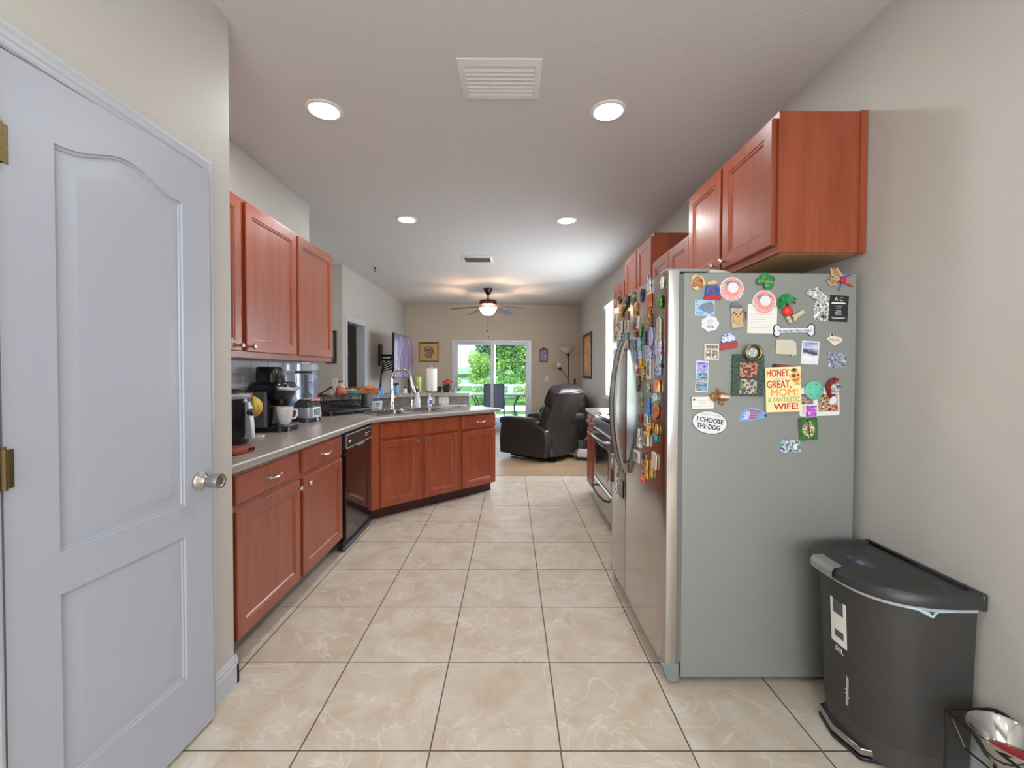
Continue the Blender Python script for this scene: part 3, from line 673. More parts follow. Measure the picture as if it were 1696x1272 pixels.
def kitchen_range():
    t = thing('kitchen_range', 'stainless electric range with black glass top on the right', 'stove', (XB-.005,4.228,0), -PI/2)
    MB().box(.002,.755,.0,.61,.02,.905).build('body', STEEL, t, smooth=0)
    MB().box(-.001,.757,-.025,.61,.906,.922).build('glass_cooktop', BLACKG, t, bevel=.003)
    for x, y, r in ((.2,.13,.1),(.56,.13,.085),(.2,.42,.085),(.56,.42,.1)):
        MB().lathe([(r,.9223),(r+.003,.9226),(r+.006,.9223)], (x,y,0), 32).build('burner_ring', mat('burner_grey',(70,70,70),.3), t)
    MB().rings(.0,.757,.80,.884,[(0,-.001),(0,-.030),(.006,-.036),(.008,-.036)]).build('control_panel', STEEL, t)
    MB().box(.0,.757,-.034,.0,.885,.905).build('black_trim', BLACKG, t, smooth=0)
    d = MB().rings(.004,.753,.315,.785,[(0,-.001),(0,-.034),(.008,-.042),(.01,-.042)]).build('oven_door', STEEL, t)
    MB().prism(rrect(.52,.27,.05,5,.378,.52), -.0445, -.0422, 'y').build('oven_window', BLACKG, d)
    MB().tube([(.06,-.042,.735),(.07,-.085,.735),(.12,-.098,.735),(.378,-.105,.735),(.64,-.098,.735),(.69,-.085,.735),(.70,-.042,.735)], .012, 10).build('handle', STEEL, d)
    w = MB().rings(.004,.753,.06,.300,[(0,-.001),(0,-.034),(.008,-.042),(.01,-.042)]).build('drawer', STEEL, t)
    MB().tube([(.10,-.042,.235),(.13,-.075,.24),(.25,-.092,.242),(.378,-.096,.243),(.51,-.092,.242),(.63,-.075,.24),(.66,-.042,.235)], .009, 10).build('handle', BLACK, w)
    MB().box(.01,.745,.02,.5,0,.02).build('foot_rail', BLACK, t, smooth=0)
kitchen_range()

# ================================================================ REFRIGERATOR
FX, FY0, FY1 = .64, 1.802, 2.750
def door_y(lx):
    """front surface of the two contoured doors, in the fridge's own frame"""
    seam = .352; x0, x1 = (0,seam-.003) if lx < seam else (seam+.003,FY1-FY0)
    r0, r1 = (.060,.012) if lx < seam else (.012,.085)
    s = min(1,max(0,(lx-x0)/(x1-x0))); y = .003-.006*math.sin(PI*s)
    for d, r, h in ((lx-x0,r0,.016 if r0 > .02 else .008), (x1-lx,r1,.017 if r1 > .02 else .008)):
        if d < r: q = 1-max(0,d)/r; y += h*(1-math.sqrt(max(0,1-q*q)))
    return y
def refrigerator():
    t = thing('refrigerator', 'stainless side-by-side refrigerator covered in souvenir magnets', 'refrigerator', (FX,FY1,0), -PI/2)
    w = FY1-FY0
    MB().box(0,w,.081,.806,.028,1.740).build('case', CASE, t, bevel=.004)
    MB().box(.005,w-.005,.065,.081,.09,1.735).build('gasket', mat('dark_gasket',(108,110,110),.6), t, smooth=0)
    seam = .352
    for nm, x0, x1 in (('freezer_door',0,seam-.003), ('fridge_door',seam+.003,w)):
        pts = [(x0+.003,.065),(x1-.003,.065),(x1,.062)]; n_ = 44
        for k in range(n_+1):
            s = .5+.5*math.cos(PI*k/n_); xx = x0+(x1-x0)*s; pts.append((xx, door_y(xx)))
        pts.append((x0,.062))
        d = MB().prism(pts, .088, 1.748).build(nm, STEELF, t, smooth=30)
        hx = (x1-.045) if nm == 'freezer_door' else (x0+.045)
        P = []; z0, z1 = .772, 1.500
        for k in range(17):
            s = k/16; P.append((hx, -.012-.062*math.sin(PI*s)**.7, z0+(z1-z0)*s))
        hb = MB()
        rings = []
        for p in P: rings.append([(p[0]-.014,p[1]+.008,p[2]),(p[0]-.012,p[1]-.004,p[2]),(p[0],p[1]-.009,p[2]),(p[0]+.012,p[1]-.004,p[2]),(p[0]+.014,p[1]+.008,p[2]),(p[0],p[1]+.012,p[2])])
        hb.loft(rings).box(hx-.012,hx+.012,-.022,-.002,z0,z0+.05).box(hx-.012,hx+.012,-.022,-.002,z1-.05,z1)
        hb.build('handle', mat('satin_handle',(120,114,108),.42,.75), d, smooth=50)
    MB().box(.02,w-.02,.045,.09,.012,.085).build('base_grille', mat('grille_grey',(112,116,114),.5), t, smooth=0)
    for x0 in (.0,w-.06):
        MB().prism([(0.0,.088),(.075,.088),(.075,.006),(.03,.006)], x0, x0+.06, 'x').build('foot_cover', mat('foot_cover_grey',(128,134,134),.45), t, bevel=.004)
    for x0 in (.03,w-.10):
        MB().box(x0,x0+.08,.012,.20,1.7485,1.762).build('hinge_cover', GREYP, t, bevel=.005)
    MB().box(.05,.09,.6,.64,0,.028).box(w-.09,w-.05,.6,.64,0,.028).box(.05,.09,.15,.19,0,.028).box(w-.09,w-.05,.15,.19,0,.028).build('roller', BLACK, t, smooth=0)
refrigerator()
t = thing('plastic_lid', 'pale grey oval plastic lid lying on top of the fridge', 'lid', (.86,2.02,1.741))
MB().prism(circ(.16,28,0,0,.11), .022,.040).build('top', mat('pale_lid',(206,210,206),.35), t, bevel=.006)
MB().prism(circ(.15,28,0,0,.10), 0,.0215).build('rim', mat('pale_lid'), t)
t = thing('yellow_cloth', 'folded yellow cloth lying on the far part of the fridge top', 'cloth', (.74,2.32,1.7405))
MB().prism(rrect(.10,.18,.03), 0,.018).prism(rrect(.08,.15,.03), .0182,.032).build('fold', mat('yellow_cloth',(222,190,70),.8), t, bevel=.006)

# ================================================================ SINK, TAPS AND THINGS ON THE SINK COUNTER
def sink():
    t = thing('kitchen_sink', 'stainless double-bowl sink set into the angled counter', 'sink', pen(0,0,CT1), PA)
    M = MB()
    fl = .018
    u = [su0-fl, su0+.02, .535, .565, su1-.02, su1+fl]; v = [sv0-fl, sv0+.02, sv1-.075, sv1+fl]
    M.box(u[0],u[5],v[0],v[1],.0005,.006).box(u[0],u[5],v[2],v[3],.0005,.006).box(u[0],u[1],v[1],v[2],.0005,.006).box(u[4],u[5],v[1],v[2],.0005,.006).box(u[2],u[3],v[1],v[2],.0005,.004)
    M.build('rim', STEEL, t, bevel=.002)
    for a, b in ((u[1],u[2]), (u[3],u[4])):
        bw = MB(); ww, hh = b-a, v[2]-v[1]; cx, cy = (a+b)/2, (v[1]+v[2])/2
        bw.loft([[(x,y,z) for x, y in rrect(ww-i, hh-i, .05, 4, cx, cy)] for i, z in ((0,.003),(.006,-.01),(.012,-.15),(.05,-.18),(.3,-.185))], cap0=False)
        bw.build('bowl', STEEL, t, smooth=40)
sink()
def faucet():
    p = pen(.50,.555,CT1+.0065)
    t = thing('kitchen_faucet', 'tall chrome gooseneck pull-down faucet between the two sink bowls', 'faucet', p, PA)
    MB().prism(rrect(.22,.055,.026,6), 0, .006).lathe([(.028,.006),(.026,.014),(.022,.02),(.0215,.05)], n=24).build('base', CHROME, t)
    MB().lathe([(.020,.05),(.019,.19),(.016,.20),(.0135,.21)], n=20).build('body', CHROME, t)
    pts = [(0,0,.20),(0,0,.30)]+[(.10*(1-math.cos(math.radians(a)))+0, -.02*(1-math.cos(math.radians(a))), .31+.105*math.sin(math.radians(a))) for a in range(0,181,15)]
    pts += [(.205,-.045,.27)]
    MB().tube(pts, .0125, 12).build('gooseneck', CHROME, t)
    MB().tube([(.203,-.043,.285),(.212,-.048,.24),(.228,-.055,.18),(.233,-.058,.165)], [.015,.018,.0205,.018], 14).build('spray_head', CHROME, t)
    MB().tube([(.018,0,.12),(.045,0,.122),(.085,-.01,.128),(.095,-.012,.130)], [.012,.011,.007,.008], 10).build('lever', CHROME, t)
faucet()
t = thing('water_filter_tap', 'slim chrome drinking-water tap right of the big faucet', 'faucet', pen(.82,.70,CT1), PA)
MB().lathe([(.020,0),(.020,.006),(.012,.012),(.010,.05),(.014,.055),(.013,.085),(.008,.09)], n=18).build('base', CHROME, t)
MB().tube([(0,0,.09),(0,0,.20)]+[(.035*(1-math.cos(math.radians(a))),0,.20+.035*math.sin(math.radians(a))) for a in range(0,181,20)]+[(.07,0,.18)], .0055, 8).build('spout', CHROME, t)
MB().tube([(.012,0,.07),(.05,0,.076)], [.005,.007], 8).build('lever', CHROME, t)
def soap_dispenser():
    t = thing('soap_dispenser', 'tall tapered lilac-white soap dispenser with dark grey cap by the sink', 'soap bottle', pen(.84,.615,CT1+.0), PA)
    MB().lathe([(.034,0),(.037,.004),(.038,.03),(.030,.10),(.018,.155),(.015,.17)], n=28).build('body', mat('lilac_white',(214,208,224),.25), t)
    MB().lathe([(.0155,.17),(.016,.185),(.013,.192),(.020,.205),(.021,.214),(.004,.218)], n=20).tube([(0,0,.208),(-.03,-.012,.209)], [.007,.005], 8).build('cap', mat('slate_cap',(66,66,74),.35), t)
    s = MB()
    for z in (.028,.04,.052): s.ball((.012,-.0352,z), (.0032,.002,.0032), 8)
    s.build('printed_marks', mat('dark_ink',(44,40,60),.5), t)
soap_dispenser()
t = thing('hand_soap', 'small clear and blue pump bottle of hand soap right of tapered dispenser', 'soap bottle', pen(1.03,.66,CT1), PA)
MB().lathe([(.026,0),(.030,.006),(.031,.05),(.028,.085),(.014,.10),(.012,.108)], n=22, sy=.65).build('body', mat('pale_blue_soap',(206,214,232),.15), t)
MB().lathe([(.013,.108),(.013,.120),(.005,.122),(.005,.142),(.011,.144),(.010,.150)], n=14).tube([(0,0,.147),(-.022,-.008,.144)], .0045, 8).build('pump', WPL, t)
MB().prism([(-.018,.03),(.018,.03),(.018,.045),(.01,.05),(.018,.058),(.016,.075),(-.016,.075),(-.018,.05)], -.0215, -.0208, 'y').build('sticker', mat('blue_ink',(66,84,160),.4), t)
t = thing('sponge_caddy', 'white slotted plastic basket holding sponges at the left of the sink', 'basket', pen(.375,.66,CT1), PA)
b = MB(); w0, w1, d0, d1, h = .052, .062, .032, .04, .095
def ringp(z): s = z/h; a, c_ = w0+(w1-w0)*s, d0+(d1-d0)*s; sg = lambda v: math.copysign(abs(v)**.45, v); return [(a*sg(math.cos(2*PI*k/44)), c_*sg(math.sin(2*PI*k/44)), z) for k in range(44)]
b.loft([ringp(0),ringp(.004)]); b.loft([ringp(.074),ringp(h)], False, False); b.loft([[(x*.95,y*.93,z) for x, y, z in ringp(h)],[(x*.95,y*.93,z) for x, y, z in ringp(.074)]], False, False)
for s in range(22):
    r0 = ringp(.004); r1 = ringp(.078); i = s*2
    p, q = r0[i], r1[i]; b.tube([p,q], .0042, 6)
for z in (.03,.053): b.tube(ringp(z), .003, 6, closed=True)
b.build('basket', WPL, t, smooth=40)
c = MB().box(-.01,.045,-.022,.018,.045,.118).build('sponge', mat('blue_sponge',(56,92,190),.9,bump=.6,bs=300), bevel=.005, loc=pen(.375,.66,CT1), rot=(0,0,PA)); tag(c, 'blue sponge standing in the white slotted basket', 'sponge')
c = MB().box(-.042,-.020,-.02,.02,.040,.125).build('scrub_pad', mat('green_pad',(118,138,66),.95,bump=.6,bs=300), bevel=.003, loc=pen(.375,.66,CT1), rot=(0,0,PA)); tag(c, 'thin green scouring pad in the white slotted basket', 'scrub pad')
t = thing('dish_brush', 'dish wand with blue head leaning in the sponge basket', 'brush', pen(.375,.66,CT1), PA)
MB().tube([(.015,.012,.06),(.045,.03,.13),(.075,.035,.205)], [.005,.006,.008], 8).build('handle', mat('pale_grey_handle',(188,192,196),.35), t)
MB().tube([(.082,.036,.135),(.088,.035,.17),(.086,.035,.215),(.08,.036,.235)], [.016,.020,.021,.012], 10).build('head', mat('sky_blue_plastic',(96,158,224),.3), t)

def dish_rack():
    t = thing('dish_rack', 'black wire dish rack on a black drip tray', 'dish rack', (-1.60,3.80,CT1), math.radians(65))
    L, D = .52, .30
    b = MB(); rr = rrect(L, D, .03, 4, L/2, D/2)
    b.prism(rr, .022, .028); b.loft([[(x,y,z) for x, y in rrect(L-i, D-i, .03, 4, L/2, D/2)] for i, z in ((0,.022),(0,.046),(.008,.046),(.008,.028))], False, False)
    for x in (.04,L-.04):
        for y in (.04,D-.04): b.box(x-.012,x+.012,y-.012,y+.012,0,.022)
    b.build('drip_tray', mat('black_tray',(34,34,38),.3), t, smooth=30)
    wr = MB(); K_ = mat('black_wire',(40,38,36),.35,.5)
    x0, x1, y0, y1 = .03, L-.02, .025, D-.03
    for z in (.055,.115,.175):
        g = .0 if z > .1 else .012
        wr.tube([(x0+g,y0+g,z),(x1-g,y0+g,z),(x1-g,y1-g,z),(x0+g,y1-g,z)], .0028, 6, closed=True)
    for k in range(24):
        x = x0+(x1-x0)*k/23
        for y, g in ((y0,.012),(y1,-.012)): wr.tube([(x,y,.175),(x,y,.115),(x,y+g,.055)], .0018, 5)
        if k % 2: wr.tube([(x,y0+.012,.055),(x,y1-.012,.055)], .0018, 5)
    for k in range(9):
        y = y0+(y1-y0)*k/8
        for x, g in ((x0,.012),(x1,-.012)): wr.tube([(x,y,.175),(x,y,.115),(x+g,y,.055)], .0018, 5)
    for k in range(11):
        x = x0+.05+k*.034; wr.tube([(x,.10,.055),(x+.006,.12,.13),(x,.14,.055)], .0018, 5); wr.tube([(x,.2,.055),(x+.006,.22,.13),(x,.24,.055)], .0018, 5)
    wr.build('wire_basket', K_, t, smooth=40)
    c = MB(); cx = L-.085
    c.loft([[(x,y,z) for x, y in rrect(.10+.012*s, .055+.008*s, .014, 3, cx, -.012)] for s, z in ((0,.062),(1,.185))], True, False)
    c.loft([[(x,y,z) for x, y in rrect(.106, .055, .014, 3, cx, -.012)] for z in (.185,.08)], False, True)
    c.build('utensil_cup', mat('black_cup',(44,44,48),.4), t, smooth=40)
dish_rack()

# ================================================================ APPLIANCES ON THE LEFT COUNTER
t = thing('air_fryer', 'black air fryer with silver trim beside the pantry wall', 'air fryer', (-1.60,2.375,CT1), 0)
MB().lathe([(.118,0),(.128,.01),(.140,.06),(.143,.16),(.140,.25),(.132,.275)], n=36).build('body', mat('soft_black',(17,17,19),.25), t)
MB().lathe([(.141,.252),(.144,.258),(.143,.268),(.135,.276),(.12,.281)], n=36).build('silver_ring', GREYP, t)
MB().lathe([(.128,.277),(.11,.296),(.06,.305),(.001,.307)], n=36).build('top_cap', BLACK, t)
h = MB().loft([[(.118+a*.0,s*.018,z),(.165+a,s*.018,z),(.165+a,-s*.018,z),(.118,-s*.018,z)] for a, z, s in ((.012,.03,.9),(.006,.12,1),(-.004,.205,1),(-.012,.235,.9))]).build('basket_handle', mat('silver_handle',(176,180,188),.3,.2), t, bevel=.004)
MB().ball((.158,0,.175), (.016,.023,.026), 14).build('release_button', BLACKG, h)
s = MB()
for z in (.07,.12): s.lathe([(.02,0),(.02,.003),(.014,.003),(.014,0)], (.095,-.105,z), 16, 'y')
t = thing('power_cord', 'white power cord lying on the counter behind the air fryer', 'cord', (-1.60,2.60,CT1))
MB().tube([(-.12,0,.006),(-.04,.03,.006),(.04,-.02,.006),(.09,.0,.006),(.075,.05,.006),(.02,.06,.006)], .006, 8).build('cable', WPL, t)
# bananas
t = thing('banana_bunch', 'bunch of ripe yellow bananas behind the air fryer', 'bananas', (-1.595,2.625,CT1))
BY = mat('banana_yellow',(226,192,84),.5,vcol=(190,150,60),vs=30)
for k in range(4):
    a = -.75+.42*k; P = []
    for i in range(9):
        s = i/8; th = math.radians(-60+120*s); r = .115
        q = (r*math.cos(th)-.045)*.62; P.append((q*math.cos(a)+.012, q*math.sin(a), .185+.62*r*math.sin(th)))
    MB().tube(P, [.004,.009,.013,.0145,.015,.0145,.012,.008,.004], 8).build('banana', BY, t, smooth=30)
MB().tube([(.008,0,.235),(.010,0,.262),(.004,0,.272)], [.012,.009,.007], 8).build('stem', mat('banana_stem',(120,110,50),.7), t)
MB().lathe([(.05,0),(.05,.004),(.02,.008)], n=20).tube([(-.035,0,.006),(-.045,0,.10),(-.045,0,.26),(-.03,0,.285),(-.005,0,.285),(.004,0,.270)], .004, 8).build('hanger_stand', mat('banana_hook',(30,30,30),.4), t)

def coffee_maker():
    t = thing('coffee_maker', 'black single-serve coffee maker with its lid and silver handle raised', 'coffee maker', (-1.600,2.93,CT1), 0)
    BC = mat('coffee_black',(22,22,24),.22); SM = mat('smoke_plastic',(88,90,96),.12)
    # body depth runs along X (front = +X), width along Y
    MB().prism(rrect(.27,.235,.06,6,-.02,0), 0, .035).build('base', BC, t, bevel=.003)
    MB().prism(rrect(.15,.215,.055,6,-.075,0), .035, .30).build('column', BC, t, bevel=.003)
    MB().loft([[(x,y,z) for x, y in rrect(.25*s, .225*s, .07*s, 6, -.02, 0)] for z, s in ((.215,.78),(.235,.90),(.275,1.0),(.300,1.02),(.318,.97),(.33,.85))]).build('brew_head', BC, t, smooth=50)
    MB().loft([[(x-.035+o,y,z) for x, y in rrect(.16*s, .175*s, .06*s, 6)] for z, s, o in ((.325,1.0,0),(.37,.95,-.006),(.425,.86,-.014),(.432,.80,-.014))]).build('lid', BC, t, smooth=50)
    MB().tube([(.075,-.118,.292),(.105,-.085,.285),(.118,0,.278),(.105,.085,.285),(.075,.118,.292)], [.011,.012,.013,.012,.011], 10).build('handle', mat('silver_handle'), t)
    MB().lathe([(.045,.17),(.05,.19),(.05,.215)], (.035,0,0), 20).build('pod_holder', BC, t)
    MB().prism(rrect(.085,.19,.03,5,.085,0), .0352, .047).build('drip_tray', mat('drip_grey',(120,122,126),.3,.6), t, bevel=.002)
    MB().prism(rrect(.13,.035,.014,4,-.06,-.1255), .035, .27).build('water_tank', SM, t, bevel=.003)
    MB().lathe([(.018,-.1435),(.018,-.146),(.010,-.146),(.010,-.1435)], (-.055,0,.155), 18, 'y').build('badge', GREYP, t)
coffee_maker()
t = thing('coffee_mug', 'large white mug with small dotted print under the coffee maker', 'mug', (-1.530,2.90,CT1+.048), math.radians(48))
t.scale = (1.1,1.1,1.12)
MB().lathe([(.028,0),(.032,.004),(.046,.055),(.0505,.10),(.0505,.104),(.047,.104),(.0465,.098),(.040,.05),(.027,.010)], n=30).build('cup', mat('off_white_ceramic',(226,222,216),.2,coat=.5), t)
MB().tube([(.044,.0,.082),(.070,.0,.082),(.076,0,.055),(.062,0,.030),(.040,0,.028)], .0065, 8).build('handle', mat('off_white_ceramic'), t)
s = MB()
for i in range(4):
    for k in range(4):
        a = math.radians(-112+k*9); z = .05+i*.011; r = .0415+.0085*(z-.03)/.07
        s.ball((r*math.cos(a), r*math.sin(a), z), .0022, 6)
s.build('dot_print', mat('grey_print',(120,120,130),.5), t)
t = thing('tumbler', 'shiny blue and purple metal tumbler between coffee maker and blender', 'tumbler', (-1.665,3.19,CT1))
MB().lathe([(.030,0),(.033,.004),(.036,.10),(.040,.19),(.040,.21),(.034,.215)], n=28).build('body', pic([(40,50,130),(60,150,200),(110,80,180),(50,40,120)], 7, 3, rough=.12), t)
MB().lathe([(.037,.2155),(.038,.225),(.02,.229)], n=28).build('lid', CLEARP, t)

def blender():
    t = thing('food_processor', 'grey and silver blender with a tall clear jar beside the dish rack', 'blender', (-1.642,3.46,CT1), math.radians(-12))
    MB().lathe([(.098,0),(.100,.012),(.092,.035)], n=32).build('foot_ring', mat('dark_grey_gloss',(58,58,62),.2), t)
    MB().loft([[(x,y,z) for x, y in rrect(a, a, .045, 6)] for a, z in ((.172,.032),(.178,.05),(.170,.115))]).build('base', mat('silver_base',(178,178,184),.3,.3), t, smooth=50)
    MB().loft([[(x,y,z) for x, y in rrect(a, a, .045, 6)] for a, z in ((.170,.1155),(.155,.145),(.125,.172),(.11,.178))]).build('motor_top', mat('dark_grey_gloss'), t, smooth=50)
    MB().box(.0865,.0905,-.032,.032,.05,.105).build('control_pad', mat('dark_pad',(40,46,66),.2), t, bevel=.001)
    j = MB().loft([[(x,y,z) for x, y in rrect(a, a, .035, 6)] for a, z in ((.125,.179),(.130,.20),(.142,.385))]).loft([[(x,y,z) for x, y in rrect(a, a, .032, 6)] for a, z in ((.118,.185),(.122,.20),(.134,.385))], False, False).build('jar', CLEARP, t, smooth=50)
    MB().lathe([(.014,.19),(.016,.22),(.009,.24),(.008,.38)], n=14).box(-.035,.035,-.004,.004,.21,.216).box(-.004,.004,-.035,.035,.26,.266).box(-.035,.035,-.004,.004,.31,.316).build('blade_shaft', mat('dark_grey_gloss'), j)
    MB().prism(rrect(.146,.146,.036,6), .386, .405).build('lid', mat('dark_lid',(46,46,52),.3), t, bevel=.003)
    MB().prism(rrect(.135,.135,.034,6), .4055, .462).build('top_cup', CLEARP, t, bevel=.003)
    MB().box(.06,.082,-.05,.05,.165,.185).build('latch', mat('red_white_latch',(196,120,112),.4), t, bevel=.003)
blender()
t = thing('leather_case', 'small reddish-brown leather case on the counter next to the pantry wall', 'case', (-1.335,2.10,CT1), math.radians(80))
MB().loft([[(x,y,z) for x, y in rrect(.15*s,.075*s,.02,5)] for z, s in ((0,.92),(.006,1),(.024,1),(.032,.9))]).build('case_body', mat('red_brown_leather',(146,62,44),.45,bump=.4,bs=200), t, smooth=50)
s = MB()
for x in (.03,.052): s.lathe([(.008,-.0385),(.008,-.0405),(.003,-.041)], (x,0,.018), 14, 'y')
s.build('snap_button', mat('dark_snap',(40,24,20),.3,.6), t)

# ================================================================ THINGS ON THE RAISED LEDGE (top at z = 1.0695)
LZ = 1.0697
t = thing('spoon_rest', 'red dish with a black-handled spoon behind the blender', 'spoon rest', (-1.90,4.30,LZ), math.radians(30))
MB().lathe([(.03,0),(.045,.006),(.062,.022),(.058,.022),(.042,.010),(.001,.006)], n=24).build('dish', mat('brick_red',(150,52,42),.3), t)
MB().tube([(-.02,0,.022),(.04,.0,.055),(.085,0,.085),(.10,0,.088)], [.008,.007,.009,.011], 8).build('spoon', BLACK, t)
t = thing('white_mug', 'plain pale mug standing between the red dish and the rooster figurine', 'mug', (-1.80,4.335,LZ))
MB().lathe([(.025,0),(.030,.004),(.034,.05),(.034,.062),(.031,.062),(.028,.01)], n=22).build('cup', mat('off_white_ceramic'), t)
def rooster():
    t = thing('rooster_figurine', 'red and white painted chicken figurine on the ledge behind the dish rack', 'figurine', (-1.715,4.335,LZ), math.radians(20))
    R_ = mat('glazed_red',(170,44,36),.25,vcol=(196,120,96),vs=40); Wt = mat('glazed_cream',(214,196,170),.25,vcol=(150,110,70),vs=30)
    MB().lathe([(.035,0),(.052,.01),(.058,.035),(.050,.065),(.034,.085)], n=22).build('body', R_, t)
    MB().lathe([(.036,.083),(.038,.10),(.030,.12),(.020,.135),(.008,.142)], n=18).build('head', Wt, t)
    MB().ball((-.01,0,.146), (.018,.006,.012), 10).ball((.008,0,.15), (.010,.005,.012), 10).build('comb', mat('dark_comb',(92,60,40),.4), t)
    MB().tube([(.026,0,.118),(.046,0,.112)], [.008,.002], 8).build('beak', mat('beak_yellow',(206,160,70),.4), t)
    MB().tube([(-.045,0,.04),(-.07,0,.085),(-.06,0,.115)], [.022,.016,.006], 8).build('tail', Wt, t)
rooster()
t = thing('green_container', 'low teal green plastic box on the ledge above the dish rack', 'container', (-1.640,4.445,LZ), math.radians(45))
MB().prism(rrect(.12,.07,.018), 0, .03).build('box', mat('teal_green',(52,160,124),.35), t, bevel=.003)
MB().prism(rrect(.126,.076,.02), .0302, .037).build('lid', mat('teal_green'), t, bevel=.002)
t = thing('wooden_tray', 'long brown wooden tray on the ledge holding an orange net bag', 'tray', (-1.665,4.665,LZ), math.radians(43))
TW = mat('tray_wood',(150,98,62),.5,vcol=(122,76,46),vs=12,stretch=(1,8,8))
MB().prism(rrect(.48,.17,.02), 0, .008).box(-.24,.24,-.085,-.077,.008,.05).box(-.24,.24,.077,.085,.008,.075).box(-.24,-.232,-.077,.077,.008,.06).box(.232,.24,-.077,.077,.008,.06).build('tray_body', TW, t, bevel=.002)
random.seed(4)
t = thing('orange_bag', 'orange net bag of sweet potatoes lying in the wooden tray', 'produce bag', (-1.60,4.73,LZ+.0085), math.radians(43))
b = MB()
for x, y, z, a in ((-.03,0,.03,0),(.05,.01,.03,1),(.10,-.01,.026,2),(.02,-.02,.058,.5),(.07,.0,.060,.2)): b.ball((x,y,z), (.052,.034,.028), 12)
b.build('contents', mat('net_orange',(222,124,70),.6,vcol=(196,92,46),vs=60,bump=.8,bs=140), t)
t = thing('clear_bag', 'crumpled clear plastic bag beside the orange net bag', 'plastic bag', (-1.712,4.60,LZ+.0085), math.radians(43))
b = MB(); random.seed(9)
b.loft([[(x*(1+random.uniform(-.15,.15)),y*(1+random.uniform(-.15,.15)),z+random.uniform(-.004,.004)) for x, y in rrect(.13*s,.10*s,.03,4)] for z, s in ((.002,.9),(.02,1.1),(.045,.8),(.058,.3))])
b.build('crumpled_film', mat('crinkly_film',(222,216,204),.15,trans=.5,bump=1,bs=60), t, smooth=60)
t = thing('spray_bottle', 'small blue bottle on the ledge left of the faucet', 'bottle', (-1.315,4.90,LZ))
MB().prism(rrect(.055,.04,.015), 0, .08).build('body', mat('sky_blue_plastic'), t, bevel=.006)
MB().cyl((0,0,.0802), .014, .018).tube([(-.03,0,.105),(.035,0,.11)], [.006,.010], 8).build('cap', mat('teal_black',(28,58,66),.3), t)
t = thing('pill_bottle', 'small white bottle with dark cap on the ledge beside the blue bottle', 'bottle', (-1.225,4.96,LZ))
MB().lathe([(.019,0),(.020,.003),(.020,.05),(.013,.056)], n=18).build('body', WPL, t); MB().lathe([(.015,.0565),(.015,.076),(.012,.078)], n=18).build('cap', mat('maroon_cap',(70,34,44),.4), t)
t = thing('travel_cup', 'tall olive tumbler with black flip lid behind the faucet neck', 'tumbler', (-1.185,5.05,LZ))
MB().lathe([(.030,0),(.032,.004),(.036,.115),(.036,.122)], n=24).build('body', mat('olive_metal',(86,84,66),.3,.4), t)
MB().lathe([(.038,.1225),(.038,.145),(.030,.152),(.022,.175)], n=24).build('lid', BLACK, t); MB().tube([(-.02,0,.165),(-.012,0,.195),(.012,0,.195),(.02,0,.165)], .004, 6).build('loop', BLACK, t)
t = thing('candle_jars', 'tall yellow-green glass vase behind the faucet', 'vase', (-1.115,5.13,LZ))
MB().lathe([(.036,0),(.040,.005),(.042,.085),(.038,.092),(.040,.10),(.042,.185),(.040,.19),(.036,.19),(.034,.02)], n=26).build('glass', mat('yellow_green_glass',(206,218,120),.12,vcol=(170,190,80),vs=24,trans=.25), t)
t = thing('wooden_figure', 'little brown wooden figure beside the yellow-green vase', 'figurine', (-1.135,5.03,LZ))
MB().lathe([(.016,0),(.020,.01),(.014,.035),(.012,.045),(.015,.056),(.010,.07)], n=14).build('body', mat('figure_brown',(132,88,52),.5), t)
t = thing('paper_towel_holder', 'roll of white paper towels on an upright holder on the ledge', 'paper towel roll', (-.965,5.22,LZ))
MB().lathe([(.075,0),(.078,.004),(.072,.010)], n=30).build('holder_base', mat('dark_bronze'), t)
MB().lathe([(.020,.0105),(.062,.0105),(.064,.02),(.064,.275),(.062,.285),(.020,.285)], n=36).build('paper_roll', mat('paper_white',(238,234,228),.9,bump=.3,bs=90), t)
MB().cyl((0,0,.285), .005, .03).tube([(0,0,.31),(-.012,0,.325),(-.022,0,.335)],.004,6).tube([(0,0,.31),(.012,0,.325),(.022,0,.34)],.004,6).build('finial', CHROME, t)
MB().tube([(.02,-.075,.008),(.02,-.078,.11)], .005, 8).build('tension_arm', NICKEL, t)
t = thing('flower_pot', 'dark pot of red silk flowers on the ledge near the glass door', 'potted flowers', (-.80,5.30,LZ))
MB().lathe([(.030,0),(.034,.004),(.048,.055),(.052,.07),(.046,.07)], n=20).build('pot', mat('dark_brown_pot',(54,34,30),.5), t)
random.seed(5); g = MB(); fl_ = MB()
for k in range(16):
    a = random.uniform(0,2*PI); r = random.uniform(.02,.06); h = random.uniform(.07,.12)
    g.tube([(0,0,.05),(r*.6*math.cos(a),r*.6*math.sin(a),h*.8),(r*math.cos(a),r*math.sin(a),h)], [.004,.009,.002], 5)
for k in range(11):
    a = random.uniform(0,2*PI); r = random.uniform(0,.055); cx, cy, cz = .02+r*math.cos(a), r*math.sin(a), random.uniform(.11,.15)
    for q in range(5):
        b_ = 2*PI*q/5; fl_.ball((cx+.013*math.cos(b_),cy+.013*math.sin(b_),cz+random.uniform(-.004,.004)), (.014,.012,.006), 8)
g.build('leaves', mat('dark_leaf',(38,58,38),.5), t); fl_.build('petals', mat('silk_red',(204,40,58),.6), t)
t = thing('basket_figure', 'small dark brown basket left of the red silk flowers', 'basket', (-.89,5.33,LZ))
MB().lathe([(.020,0),(.022,.004),(.034,.06),(.036,.065),(.030,.062)], n=18).build('basket_body', mat('wicker_brown',(84,52,36),.7,bump=1,bs=120), t)
t = thing('small_tin', 'small pale blue tin right of the red silk flowers', 'tin', (-.705,5.29,LZ))
